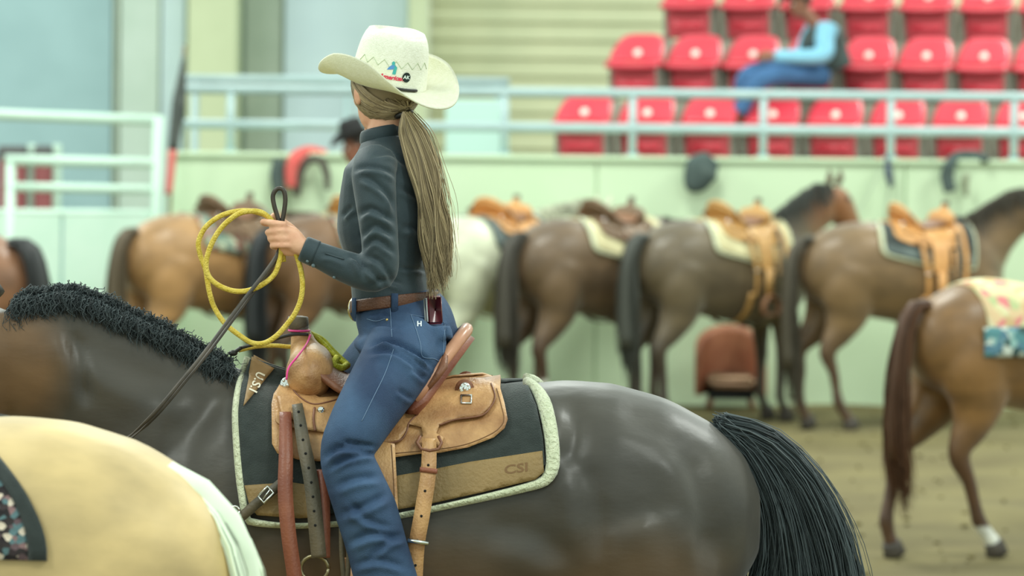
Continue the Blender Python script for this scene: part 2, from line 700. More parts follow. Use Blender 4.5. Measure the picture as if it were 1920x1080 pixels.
# red stadium seats
REDM = mat('red_seat_plastic', srgb(220, 62, 78), srgb(226, 70, 86), rough=0.3, scale=3)
REDD = mat('shaded_red_seat_plastic', srgb(200, 74, 84), srgb(208, 82, 92), rough=0.45, scale=3)  # seat red with the shade below the pan put into its colour
PLATE = mat('number_plate', srgb(250, 250, 236), rough=0.3)
SEATLEG = mat('seat_bracket_grey', srgb(140, 140, 128), rough=0.6)


def grid_shell(fn, nu, nv, th):
    """fn(u,v) -> 3D for u,v in 0..1; closed shell of thickness th along -normal."""
    g = np.array([[fn(i / nu, j / nv) for j in range(nv + 1)] for i in range(nu + 1)])
    du = np.gradient(g, axis=0); dv = np.gradient(g, axis=1)
    n = np.cross(du, dv); n /= np.linalg.norm(n, axis=2)[:, :, None] + 1e-12
    b = g - n * th
    W = nv + 1
    top = g.reshape(-1, 3); bot = b.reshape(-1, 3)
    k = len(top)
    f = []
    for i in range(nu):
        for j in range(nv):
            q = (i * W + j, (i + 1) * W + j, (i + 1) * W + j + 1, i * W + j + 1)
            f.append(q); f.append(tuple(k + x for x in reversed(q)))
    for i in range(nu):
        f.append((i * W, k + i * W, k + (i + 1) * W, (i + 1) * W))
        f.append((i * W + nv, (i + 1) * W + nv, k + (i + 1) * W + nv, k + i * W + nv))
    for j in range(nv):
        f.append((j, j + 1, k + j + 1, k + j))
        f.append((nu * W + j, k + nu * W + j, k + nu * W + j + 1, nu * W + j + 1))
    return np.vstack([top, bot]), f


def make_seat():
    # local: seat faces -y, origin at the seat's base centre on the terrace
    r = empty('stadium_seat', (0, 0, 0))
    def back(u, v):
        x = (u - 0.5) * 2
        w = 0.232 * (1 - 0.26 * v ** 2.5)
        z = 0.335 + 0.235 * v - 0.035 * abs(x) ** 4 * v
        return (x * w, -0.06 + 0.26 * v ** 1.1 - 0.03 * x * x, z)
    MB().add(grid_shell(back, 10, 8, -0.022)).build('backrest', REDM, r)
    def pan(u, v):
        x = (u - 0.5) * 2
        z = 0.33 + 0.015 * x * x - 0.05 * max(0, v - 0.7) ** 1.5 * 4
        return (x * 0.232, 0.0 - 0.24 * v, z)
    MB().add(grid_shell(pan, 8, 8, -0.03)).build('seat_pan', REDM, r)
    def apron(u, v):
        x = (u - 0.5) * 2
        return (x * (0.19 - 0.01 * v), -0.12 + 0.04 * v - 0.02 * x * x * 0, 0.30 - 0.27 * v)
    MB().add(grid_shell(apron, 6, 5, 0.02)).build('front_panel', REDD, r)
    MB().add(grid_shell(lambda u, v: ((u - 0.5) * 0.26, -0.128 + 0.012 * v, 0.17 - 0.07 * v), 2, 2, 0.006)).build('inset', REDM, r)
    for s in (-1, 1):
        MB().add(box((s * 0.215, 0.0, 0.16), (0.012, 0.1, 0.16))).build('bracket', SEATLEG, r, smooth=False)
    MB().add(tube([(0, -0.012, 0.415), (0, -0.022, 0.420)], 0.034, n=14)).build('number_plate', PLATE, r)
    return r


seat0 = make_seat()
ordn = ['first', 'second', 'third', 'fourth', 'fifth', 'sixth', 'seventh', 'eighth', 'ninth']
rows = [('front', 1098, 118.5, 9), ('middle', 1197, 109.0, 9), ('back', 1297, 112.0, 8)]
first = True
for ri, (rn, p0, pit, cnt) in enumerate(rows):
    d, zs = rowd[ri]
    for k in range(cnt):
        if p0 + pit * k - 60 > 1925:
            continue
        s = seat0 if first else copy_tree(seat0)
        first = False
        x = P(p0 + pit * k, 200, d)[0]
        s.location = (x, d + 0.2, zs)
        s.rotation_euler = (0, 0, -0.28)
        tag(s, 'red plastic stadium seat, %s from the left end of the %s row' % (ordn[k], rn), 'seat', 'red stadium seats')

# white pipe gate on the left
DG = 25.75
gt = empty('arena_gate', (P(150, 700, DG)[0], DG, 0.02))
tag(gt, 'white pipe-and-panel arena gate at the left edge', 'gate')
def grail(p, q, r=0.04):
    MB().add(tube([p, q], r, n=10)).build('rail', GATEM, gt)
def gp(px, py):
    return P(px, py, DG)
for (y0, y1, xa, r) in ((212, 226, -80, 0.041), (300, 306, 10, 0.042), (350, 356, 10, 0.036)):
    grail(gp(xa, y0), gp(300, y1), r)
a, b = gp(298, 222), gp(298, 700)
MB().add(tube([(a[0], DG, a[2] + 0.02), (a[0], DG, 0.03)], 0.05, n=12)).build('post', GATEM, gt)
for px, yt in ((20, 300), (-80, 212)):
    a = gp(px, yt)
    MB().add(tube([(a[0], DG, a[2]), (a[0], DG, 0.03)], 0.04, n=12)).build('post', GATEM, gt)
a, b = gp(-60, 398), gp(294, 400)
for i in range(2):
    xa = a[0] + (b[0] - a[0]) * i / 2 + 0.01; xb = a[0] + (b[0] - a[0]) * (i + 1) / 2 - 0.01
    MB().add(bbox(((xa + xb) / 2, DG, (a[2] + 0.06) / 2), ((xb - xa) / 2, 0.025, (a[2] - 0.06) / 2), 0.008)).build('panel', GATEM, gt, smooth=False)
MB().add(tube([gp(-60, 398), gp(296, 400)], 0.03, n=10)).build('rail', GATEM, gt)
# maroon feeder frame behind the gate
MAR = mat('maroon_paint', srgb(140, 74, 78), srgb(154, 86, 88), rough=0.6, scale=4)
DM = 28.0
mr = empty('maroon_rack', (P(60, 500, DM)[0], DM, 0))
tag(mr, 'dark maroon boxy rack with pale uprights standing behind the white gate', 'rack')
for (x0, x1) in ((2, 52), (70, 100)):
    a, b = P(x0, 275, DM), P(x1, 400, DM)
    MB().add(bbox(((a[0] + b[0]) / 2, DM, a[2] / 2), ((b[0] - a[0]) / 2, 0.18, a[2] / 2 - 0.01), 0.02)).build('side_panel', MAR, mr, smooth=False)
    MB().add(bbox(((a[0] + b[0]) / 2, DM - 0.01, a[2] - 0.05), ((b[0] - a[0]) / 2 + 0.005, 0.185, 0.06), 0.02)).build('lid', mat('dark_grey_lid', srgb(92, 92, 92), rough=0.6), mr, smooth=False)
for px in (61, 108):
    a = P(px, 268, DM)
    MB().add(bbox((a[0], DM - 0.02, a[2] / 2), (0.032, 0.06, a[2] / 2 - 0.01), 0.01)).build('upright', GATEM, mr, smooth=False)
# furled banner on a staff leaning beside the gate
DB = 25.6
fb = empty('furled_banner', (P(322, 400, DB)[0], DB, 0))
tag(fb, 'furled dark banner with a red lower wrap leaning beside the gate post', 'banner')
pts = [P(345, 105, DB), P(336, 190, DB), P(324, 280, DB), P(316, 365, DB)]
MB().add(tube([P(347, 85, DB), pts[2], P(312, 520, DB), np.array([P(308, 560, DB)[0], DB, 0.02])], 0.012, n=8)).build('staff', mat('staff_wood', srgb(110, 90, 64), rough=0.6), fb)
MB().add(tube(pts[:3], [0.012, 0.055, 0.04], n=14, sub=14)).build('dark_cloth', mat('charcoal_cloth', srgb(70, 76, 74), srgb(90, 96, 92), rough=0.9, scale=12, bump=0.4), fb)
MB().add(tube(pts[2:], [0.035, 0.028], n=12, sub=8)).build('red_cloth', mat('faded_red_cloth', srgb(212, 112, 108), srgb(222, 130, 122), rough=0.9, scale=12), fb)

# ================================================================ horses
TX = np.array([-0.015, 0.03, 0.10, 0.22, 0.36, 0.48, 0.62, 0.76, 0.90, 1.05, 1.20, 1.32, 1.45, 1.55, 1.62])
TZT = np.array([1.24, 1.33, 1.395, 1.46, 1.497, 1.505, 1.488, 1.465, 1.445, 1.438, 1.462, 1.495, 1.42, 1.31, 1.20])
TZB = np.array([1.07, 0.99, 0.92, 0.87, 0.83, 0.81, 0.79, 0.765, 0.74, 0.72, 0.715, 0.72, 0.77, 0.86, 1.00])
TW = np.array([0.06, 0.14, 0.20, 0.255, 0.278, 0.282, 0.28, 0.288, 0.296, 0.296, 0.275, 0.245, 0.21, 0.15, 0.06])
TN = 2.25


def trunk(x):
    zt, zb, w = np.interp(x, TX, TZT), np.interp(x, TX, TZB), np.interp(x, TX, TW)
    zc = zb + 0.50 * (zt - zb)
    return zt, zb, w, zc


def barrel_y(x, z, off=0.0):
    """Half width of a draped layer at height z (layer lies off outside the coat)."""
    zt, zb, w, zc = trunk(x)
    w = w + off
    h = zt + off - zc
    if z >= zt + off:
        return 0.0
    if z > zc:
        return w * max(0.0, 1 - ((z - zc) / h) ** TN) ** (1 / TN)
    hb = zc - zb
    t = min((zc - z) / hb, 0.999)
    return w * max(0.0, 1 - 0.55 * t ** 2.6)


def barrel_z(x, y, off=0.0):
    zt, zb, w, zc = trunk(x)
    w = w + off
    h = zt + off - zc
    t = min(abs(y) / w, 0.999)
    return zc + h * (1 - t ** TN) ** (1 / TN)


HIND = [(0.34, 1.16, 0.21, 0.16), (0.30, 1.02, 0.225, 0.15), (0.27, 0.86, 0.185, 0.125), (0.19, 0.72, 0.12, 0.088), (0.085, 0.60, 0.072, 0.058),
        (0.065, 0.53, 0.066, 0.052), (0.095, 0.42, 0.045, 0.038), (0.10, 0.28, 0.040, 0.035), (0.105, 0.19, 0.049, 0.042), (0.145, 0.11, 0.040, 0.037), (0.175, 0.06, 0.052, 0.049)]
FORE = [(1.38, 1.12, 0.17, 0.12), (1.34, 0.95, 0.15, 0.105), (1.30, 0.82, 0.105, 0.085), (1.305, 0.68, 0.08, 0.068), (1.31, 0.55, 0.057, 0.052), (1.315, 0.48, 0.056, 0.052),
        (1.305, 0.40, 0.043, 0.037), (1.30, 0.28, 0.039, 0.034), (1.30, 0.175, 0.041, 0.036), (1.335, 0.105, 0.033, 0.031), (1.36, 0.06, 0.048, 0.045)]
NECK = [(1.28, 1.17, 0.30, 0.19), (1.42, 1.30, 0.275, 0.15), (1.56, 1.435, 0.215, 0.11), (1.70, 1.54, 0.185, 0.09), (1.82, 1.60, 0.18, 0.085), (1.92, 1.66, 0.10, 0.07)]
HEAD = [(1.90, 1.70, 0.075, 0.07), (1.955, 1.63, 0.125, 0.095), (2.02, 1.545, 0.135, 0.09), (2.09, 1.46, 0.105, 0.078), (2.16, 1.37, 0.082, 0.062), (2.22, 1.295, 0.072, 0.058), (2.255, 1.245, 0.05, 0.045)]


def leg_path(spec, y, sh=0.0, bend=0.0):
    """sh swings the lower leg forward (+) or back along x; bend folds it up."""
    out = []
    z0 = spec[1][1]
    for (x, z, a, b) in spec:
        t = np.clip((z0 - z) / z0, 0, 1)
        out.append((x + sh * t, y, z + bend * max(0, t - 0.35)))
    return out


def make_horse(name, label, loc, rz, col, points=None, tail=None, mane=None, scale=1.0, neck=0.0, head=0.0, yaw=0.0, hind=((0, 0), (0, 0)), fore=((0, 0), (0, 0)),
               voxel=0.02, sock=None, group=None, rough=0.42, strokes=None, tailpts=None, tail_n=160, mane_n=500, tailcol=None, blaze=None, tailj=0.022, ns=1.0, tailj2=None):
    parts = []
    # trunk
    n = 28
    a = np.linspace(0, 2 * np.pi, n, endpoint=False)
    xs = np.linspace(TX[0], TX[-1], 40)
    V = []
    for x in xs:
        zt, zb, w, zc = trunk(x)
        for t in a:
            c, s = math.cos(t), math.sin(t)
            yy = w * np.sign(c) * abs(c) ** (2 / TN)
            zz = zc + (zt - zc if s > 0 else zc - zb) * np.sign(s) * abs(s) ** (2 / TN)
            V.append((x, yy, zz))
    f = []
    for i in range(len(xs) - 1):
        for j in range(n):
            q = (j + 1) % n
            f.append((i * n + j, i * n + q, (i + 1) * n + q, (i + 1) * n + j))
    k = len(V)
    V.append((xs[0], 0, 1.15)); V.append((xs[-1], 0, 1.1))
    for j in range(n):
        q = (j + 1) % n
        f.append((k, q, j)); f.append((k + 1, (len(xs) - 1) * n + j, (len(xs) - 1) * n + q))
    parts.append((np.array(V), f))
    # legs
    hoofs = []
    for si, s in enumerate((1, -1)):
        for spec, mods, yy in ((HIND, hind[si], 0.135), (FORE, fore[si], 0.125)):
            path = np.array(leg_path(spec, s * yy, *mods))
            ys = np.linspace(1, 0.82, len(path)) * yy * s
            path[:, 1] = ys
            parts.append(tube(path, [q[2] for q in spec], [q[3] for q in spec], side=(0, 1, 0), n=14, sub=30))
            e = path[-1]
            hoofs.append((e, np.array([1, 0, 0])))
    # neck and head
    piv = np.array([1.34, 1.22])
    def nk(x, z, extra=0.0):
        x = piv[0] + (x - piv[0]) * (ns if x > 1.42 else 1.0)
        q = np.array([x, z]) - piv
        c, s = math.cos(neck), math.sin(neck)
        q = piv + np.array([c * q[0] - s * q[1], s * q[0] + c * q[1]])
        return q
    poll = np.array([1.90, 1.68])
    def hd(x, z):
        q = np.array([x, z]) - poll
        c, s = math.cos(head), math.sin(head)
        q = poll + np.array([c * q[0] - s * q[1], s * q[0] + c * q[1]])
        return nk(*q)
    def lat(x):
        return yaw * max(0.0, x - 1.35) ** 1.6
    path = [(*nk(x, z), 0) for (x, z, _, _) in NECK]
    path = [(p[0], lat(p[0]), p[1]) for p in path]
    parts.append(tube(path, [q[2] for q in NECK], [q[3] for q in NECK], side=(0, 1, 0), n=16, sub=24))
    hp = [hd(x, z) for (x, z, _, _) in HEAD]
    path = [(p[0], lat(p[0]), p[1]) for p in hp]
    parts.append(tube(path, [q[2] for q in HEAD], [q[3] for q in HEAD], side=(0, 1, 0), n=16, sub=24))
    me = bake(parts, voxel, smooth=int(round(0.11 / voxel)) + 2)
    co = coords(me)
    # coat colours
    c = np.tile(np.array(col, float), (len(co), 1))
    if points is not None:
        pz = np.clip((0.78 - co[:, 2]) / 0.28, 0, 1)[:, None]
        c = c * (1 - pz) + np.array(points) * pz
        hx = hp[-1]
        dm = np.clip(1 - np.linalg.norm(co[:, [0, 2]] - np.array(hx), axis=1) / 0.2, 0, 1)[:, None]
        c = c * (1 - dm) + np.array(points) * dm
    if blaze is not None:
        for (bx, by, bz, br, bc) in blaze:
            dm = np.clip((1 - np.linalg.norm((co - np.array([bx, by, bz])) / np.array(br), axis=1)) * 2.2, 0, 1)[:, None]
            c = c * (1 - dm) + np.array(bc) * dm
    if sock:
        for (sx, sy, sz) in sock:
            m = (co[:, 2] < sz) & (co[:, 1] * sy > 0) & ((co[:, 0] > 0.8) == (sx > 0))
            c[m] = (0.75, 0.75, 0.68)
    at = me.attributes.new('Col', 'FLOAT_COLOR', 'POINT')
    at.data.foreach_set('color', np.column_stack([c, np.ones(len(c))]).astype(np.float32).ravel())
    cm = mat('coat_%s' % name, (0.72, 0.72, 0.72), (1.14, 1.14, 1.14), rough=rough, scale=5.5, detail=6, bump=0.05, bscale=60, attr='Col', sheen=0.2, stretch=(0.6, 1, 1.3)) \
        if ('coat_%s' % name) not in MATS else MATS['coat_%s' % name]
    o = mesh_obj(name, me, cm)
    o.location = loc
    o.rotation_euler = (0, 0, rz)
    o.scale = (scale,) * 3
    tag(o, label, 'horse', group)
    # hooves
    hm = HOOF
    for (e, d) in hoofs:
        mb = MB()
        p0 = e + np.array([-0.004, 0, 0.012]); p1 = e + np.array([0.022, 0, -e[2] + 0.0])
        if e[2] > 0.12:
            p1 = e + np.array([0.012, 0, -0.07])
        mb.add(tube([p0, p1], [0.053, 0.066], [0.05, 0.06], side=(0, 1, 0), n=16, sub=4))
        mb.build('hoof', hm, o, world=False)
    # ears and eyes
    lx = lat(hp[0][0])
    for s in (1, -1):
        b0 = hd(1.925, 1.745); b1 = hd(1.955, 1.80); b2 = hd(1.95, 1.865)
        y0 = lx + s * 0.045
        mb = MB().add(tube([(b0[0], y0, b0[1]), (b1[0], y0 + s * 0.012, b1[1]), (b2[0], y0 + s * 0.012, b2[1])], [0.024, 0.028, 0.004], [0.03, 0.03, 0.005], side=(0, 1, 0), n=12, sub=9))
        em = bpy.data.materials.get('ear_' + name) or mat('ear_' + name, tuple(np.array(col) * 0.75), tuple(np.array(col)), rough=0.7, scale=30)
        mb.build('ear', em, o, world=False)
        q = hd(2.015, 1.635)
        MB().add(ball((q[0], lat(q[0]) + s * 0.082, q[1]), 0.019, 12, 8)).build('eye', EYE, o, world=False)
        q = hd(2.262, 1.295)
        MB().add(ball((q[0], lat(q[0]) + s * 0.036, q[1]), (0.008, 0.012, 0.014), 8, 6)).build('nostril', DARKHOLE, o, world=False)
    bv = bvh_of(me)
    tc = tailcol or (points if points is not None else tuple(np.array(col) * 0.5))
    tm = mat('hair_%s' % name, tuple(np.array(tc) * 0.55), tuple(np.array(tc) * 1.5), rough=0.55, attr='var', spec=0.4)
    # tail
    if tailpts is None:
        tailpts = [[(0.07, y * 0.4, 1.375), (-0.02, y * 0.9, 1.36), (-0.085, y, 1.22), (-0.10, y * 1.4, 0.95), (-0.075, y * 1.3, 0.65), (-0.05, y, 0.42)] for y in (-0.035, 0.035)]
    mb = MB()
    G = [catmull(g, 14) for g in tailpts]
    strands(mb, tailpts, tail_n, 0.005 if tail_n < 400 else (0.0016 if tailj2 else 0.0022), tailj2 or tailj, pts=16, wave=0.012, wfreq=1.5, lenvar=0.25)
    mid = sum(G) / len(G)
    if tail:
        mb.add(tube(mid[:11], np.linspace(0.035, tail, 11), n=10))
    mb.build('tail', tm, o, world=False)
    # mane along the crest
    if mane:
        mb = MB()
        ps = [nk(x, z) for (x, z) in ((1.315, 1.5), (1.39, 1.54), (1.47, 1.58), (1.6, 1.66), (1.75, 1.74), (1.88, 1.79))]
        crest = catmull(ps, 60)
        cp = []
        for (x, z) in crest:
            h = bv.ray_cast(Vector((x, lat(x), z + 0.4)), Vector((0, 0, -1)))
            if h[0] is not None:
                cp.append(np.array(h[0]))
        cp = np.array(cp)
        L0, side, crl = mane
        for i in range(mane_n):
            u = random.random() * (len(cp) - 1.01)
            a = int(u)
            p = cp[a] * (1 - (u - a)) + cp[a + 1] * (u - a) + np.array([0, rng.normal(0, 0.012), -0.004])
            L = L0 * rng.uniform(0.45, 1.45)
            m = 9
            t = np.linspace(0, 1, m)
            q = np.zeros((m, 3))
            q[:, 0] = -0.25 * L * t + rng.normal(0, 0.25) * L * t
            q[:, 1] = side * (0.035 + 0.55 * L) * t ** 0.8 * rng.uniform(0.75, 1.15)
            q[:, 2] = 0.16 * L * np.sin(t * 2.2) - 0.85 * L * t ** 2 + rng.normal(0, 0.10) * L * t
            if crl and random.random() < 0.14:
                q[:, 2] += 0.75 * L * t; q[:, 1] *= 0.6
            if crl:
                ph = random.random() * 6.28
                q[:, 0] += np.sin(t * 15 + ph) * crl * t
                q[:, 2] += np.cos(t * 15 + ph) * crl * t
            mb.add(tube(p + q, (0.0022 if L0 < 0.12 else 0.006) * (1 - 0.7 * t), n=3, caps=False), var=random.random())
        mb.build('mane', tm, o, world=False)
    return o, me, bv


XB = P(1420, 248, DR)[0]
DARKBAY = srgb(68, 63, 55)
BLACKP = srgb(30, 30, 30)


def mp(px, py, off=0.0):
    """Main horse: local coordinates of a layer lying 'off' above the coat, near side, as seen at a pixel."""
    y = 0.28
    for _ in range(8):
        w = P(px, py, DR - y)
        y = 0.5 * y + 0.5 * barrel_y(XB - w[0], w[2], off)
    w = P(px, py, DR - y)
    return np.array([XB - w[0], y, w[2]])


def ml(px, py, y):
    """Main horse: local coordinates of a pixel at a given side offset."""
    w = P(px, py, DR - y)
    return np.array([XB - w[0], y, w[2]])


tg = [[ml(*p, 0.0) for p in g] for g in (
    [(1352, 796), (1398, 862), (1430, 950), (1432, 1030), (1415, 1110), (1400, 1260)],
    [(1354, 797), (1412, 850), (1462, 940), (1488, 1060), (1500, 1180), (1496, 1350)],
    [(1356, 797), (1428, 826), (1490, 892), (1530, 980), (1556, 1090), (1562, 1250), (1550, 1420)],
    [(1356, 796), (1440, 820), (1512, 888), (1562, 980), (1590, 1085), (1600, 1250), (1590, 1420)])]
main_horse, main_me, main_bv = make_horse('horse', 'dark bay horse under the rider, carrying the tan western saddle', (XB, DR, 0), math.pi, DARKBAY, points=srgb(46, 42, 38),
                                 tailpts=tg, tail_n=3600, tailj2=0.03, tailcol=srgb(62, 71, 73), mane=(0.050, 1, 0.009), mane_n=6000, voxel=0.013, rough=0.42, neck=-0.075, ns=0.935, head=-0.10,
                                 blaze=[(1.90, 0.1, 1.52, (0.20, 0.3, 0.22), srgb(112, 84, 56)), (0.95, 0.28, 0.98, (0.5, 0.4, 0.2), srgb(92, 72, 50)), (0.3, 0.28, 0.95, (0.35, 0.4, 0.25), srgb(84, 66, 46))])
# muscle relief of the near side
MW = Matrix.Translation((XB, DR, 0)) @ Matrix.Rotation(math.pi, 4, 'Z')
main_me.transform(MW)
creases(main_me, [([(1062, 742), (1080, 785), (1078, 830), (1060, 880)], 24, 0.016), ([(1085, 850), (1112, 930), (1128, 1060)], 26, 0.014), ([(1285, 830), (1325, 940), (1335, 1065)], 26, 0.012),
                  ([(400, 740), (350, 830), (330, 960)], 30, 0.012), ([(110, 610), (240, 690), (380, 750)], 26, 0.009), ([(130, 610), (150, 680), (160, 770)], 16, 0.014), ([(1150, 760), (1230, 800), (1300, 860)], 30, 0.006),
                  ([(900, 990), (1000, 1000), (1080, 1060)], 30, 0.010)])
main_me.transform(MW.inverted())

# ================================================================ saddle pad and saddle (in horse coordinates: x forward, y left, z up)
FELT = mat('black_felt', srgb(40, 48, 46), srgb(50, 58, 56), rough=0.95, scale=30, bump=0.4, bscale=300, sheen=0.3)
FLEECE = mat('cream_fleece', srgb(206, 212, 178), srgb(226, 230, 198), rough=1.0, scale=60, bump=1.0, bscale=120, sheen=0.4)
WEAR = mat('pad_wear_leather', srgb(132, 108, 66), srgb(154, 126, 80), rough=0.55, scale=7, bump=0.3, bscale=120)


def flap(outline, off, th, g=7):
    def fn(x, y, t):
        p = mp(x, y, off + t)
        p[1] = max(p[1], 0.004 + off + t)
        return p
    return sheet(outline, fn, th, g)


def both(name, shapes, m, parent):
    """The same part on the near and the far side."""
    for s in (1, -1):
        mb = MB()
        for q in shapes:
            mb.add(q if s > 0 else mirror_y(q))
        mb.build(name, m, parent, world=False)


def line(pts, off, r, n=None, sides=6):
    q = catmull(np.array(pts, float), n or max(8, int(len(pts) * 5)))
    return tube([mp(x, y, off) for x, y in q], r, n=sides)


def over_top(front, back, off, th, m, name, parent, zlow, nx=14, ny=26, slant=0.0):
    """Sheet lying across the back, over the spine (front/back = x limits, zlow = lowest height)."""
    def fn(u, v):
        x = back + (front - back) * u
        zt, zb, w, zc = trunk(x)
        a0 = math.asin(min(1, max(0.05, ((zlow - zc) / (zt + off - zc)))) ** (TN / 2))
        t = a0 + (math.pi - 2 * a0) * v
        x += slant * (abs(math.sin(t)) - math.sin(a0)) ** 2
        zt, zb, w, zc = trunk(x)
        c, s = math.cos(t), math.sin(t)
        yy = (w + off) * np.sign(c) * abs(c) ** (2 / TN)
        zz = zc + (zt + off - zc) * abs(s) ** (2 / TN)
        return (x, yy, zz)
    return MB().add(grid_shell(fn, nx, ny, -th)).build(name, m, parent, world=False)


def root_like(name, horse):
    o = empty(name, horse.location, horse.rotation_euler[2], horse.scale[0])
    return o


# ---- pad
pad = root_like('saddle_pad', main_horse)
tag(pad, 'black felt saddle pad with cream fleece edge on the dark bay horse', 'saddle pad', 'saddle pads')
over_top(1.20, 0.575, 0.006, 0.018, FELT, 'felt_top', pad, 1.34)
both('felt', [flap([(470, 672), (452, 722), (446, 775), (450, 850), (455, 905), (470, 962), (560, 968), (745, 952), (900, 920), (1004, 896), (1022, 870), (1018, 820), (1006, 760), (990, 722),
                    (900, 716), (700, 712), (560, 700)], 0.010, 0.014, 10)], FELT, pad)
fl = [(464, 670), (449, 720), (442, 775), (446, 850), (453, 915), (462, 968), (480, 980), (560, 986), (680, 978), (760, 965), (900, 935), (1000, 910), (1026, 896), (1036, 870), (1033, 815), (1020, 757), (1004, 728), (988, 716)]
q = catmull(np.array(fl, float), 90)
wd = np.interp(np.linspace(0, 1, 90), [0, 0.22, 0.3, 0.35, 0.66, 0.78, 0.84, 0.95, 1], [0.008, 0.0115, 0.009, 0.006, 0.007, 0.011, 0.018, 0.019, 0.012])
both('fleece_edge', [tube([mp(x, y, 0.014) for x, y in q], wd, np.full(90, 0.014), n=10)], FLEECE, pad)
both('wear_leather', [flap([(738, 893), (800, 882), (880, 866), (1017, 845), (1020, 885), (1004, 899), (900, 924), (800, 946), (742, 956)], 0.024, 0.003, 9)], WEAR, pad)
both('wear_leather', [flap([(458, 910), (545, 904), (600, 912), (600, 970), (560, 972), (482, 966), (468, 950)], 0.024, 0.003, 9)], WEAR, pad)
both('tab', [flap([(474, 667), (516, 689), (456, 762)], 0.026, 0.003, 7)], mat('tab_leather', srgb(144, 114, 74), srgb(158, 128, 86), rough=0.6, scale=10), pad)
tv, tf = text_mesh('U.S.I', 23, bold=0.4)
ang = math.radians(116)
ca, sa = math.cos(ang), math.sin(ang)
MB().add((np.array([np.maximum(mp(482 + x * ca - (-y) * sa * 1.0, 715 + x * sa + (-y) * ca, 0.0305), [-9, 0.0352, -9]) for x, y, _ in tv]), tf)).build('lettering', mat('cream_lettering', srgb(236, 228, 206), rough=0.6), pad, world=False)
tv, tf = text_mesh('CSI', 26, bold=0.5)
MB().add((np.array([mp(968 + x * 1.25, 879 - y * 0.9 - x * 0.16, 0.0277) for x, y, _ in tv]), tf)).build('stamped_mark', mat('stamped_leather', srgb(126, 94, 58), rough=0.7), pad, world=False)

# ---- saddle
sad = root_like('western_saddle', main_horse)
tag(sad, 'tan leather western saddle under the rider on the dark bay horse', 'saddle', 'western saddles')
SK = [(513, 738), (509, 757), (510, 832), (520, 850), (560, 862), (640, 868), (735, 858), (786, 851), (824, 849), (877, 839), (926, 820), (946, 803), (952, 786), (946, 755), (937, 724), (915, 712),
      (850, 712), (760, 730), (660, 735), (600, 722), (556, 708), (530, 714)]
both('skirt', [flap(SK, 0.030, 0.008, 9)], LEATHER, sad)
over_top(1.165, 0.645, 0.030, 0.010, LEATHER, 'skirt_top', sad, 1.40)
both('skirt_stitching', [line([(742, 850), (824, 842), (877, 832), (922, 813), (940, 798), (945, 784), (939, 756), (931, 728)], 0.0385, 0.0012)], STITCH, sad)
RJ = [(704, 834), (747, 827), (762, 810), (767, 795), (790, 801), (793, 818), (781, 824), (786, 838), (828, 836), (832, 820), (818, 812), (824, 797), (853, 787), (902, 779), (920, 763), (928, 744), (921, 719), (904, 708), (850, 708), (790, 728), (740, 744), (700, 770), (680, 830)]
both('rear_jockey', [flap(RJ, 0.040, 0.007, 8)], LEATHER, sad)
both('jockey_edging', [line([(704, 834), (747, 827), (762, 810), (767, 793), (784, 776)], 0.047, 0.0022), line([(824, 797), (853, 787), (902, 779), (920, 763), (928, 744), (921, 719)], 0.047, 0.0022)], LEATHER_D, sad)
FJ = [(514, 738), (512, 752), (516, 790), (530, 800), (620, 812), (704, 822), (720, 790), (700, 752), (640, 742), (600, 745), (570, 730), (548, 708), (528, 714)]
both('front_jockey', [flap(FJ, 0.040, 0.007, 8)], LEATHER, sad)
both('jockey_edging', [line([(540, 712), (556, 738), (585, 757), (620, 752), (650, 742)], 0.048, 0.0022)], LEATHER_D, sad)
both('fender', [flap([(628, 812), (740, 832), (744, 900), (748, 985), (742, 1010), (668, 1010), (650, 985), (640, 900)], 0.048, 0.007, 9)], LEATHER, sad)
both('fender_stitching', [line([(734, 834), (738, 900), (742, 985)], 0.0555, 0.0012)], STITCH, sad)
# seat
def seatfn(u, v):
    x = 0.775 + (1.10 - 0.775) * u
    y = (v - 0.5) * 2 * (0.195 - 0.05 * u)
    rise = 0.085 * max(0, 1 - u / 0.35) ** 2 + 0.045 * max(0, (u - 0.6) / 0.4) ** 2
    return (x, y, barrel_z(x, y, 0.052) + rise)
MB().add(grid_shell(seatfn, 16, 18, -0.012)).build('seat', LEATHER_D, sad, world=False)
# cantle: dished wall with a rolled rim
cb = [ml(782, 744, 0.12), ml(862, 655, 0.0)]
def cantfn(u, v):
    t = (v - 0.5) * 2
    y = 0.205 * t
    hgt = 0.125 * (1 - abs(t) ** 2.6)
    x0 = 0.83 + 0.05 * abs(t) ** 2
    zb_ = barrel_z(x0, y, 0.045)
    return (x0 - u * hgt * 0.72, y, zb_ + u * (hgt * 0.92 + 0.012))
MB().add(grid_shell(cantfn, 8, 22, -0.036)).build('cantle', LEATHER_RED, sad, world=False)
rim = [np.array(cantfn(1.0, v)) + np.array([-0.008, 0, 0.002]) for v in np.linspace(0.02, 0.98, 26)]
MB().add(tube(rim, 0.017, n=10)).build('cantle_rim', mat('pink_tan_leather', srgb(186, 130, 100), srgb(206, 150, 118), rough=0.3, scale=10), sad, world=False)
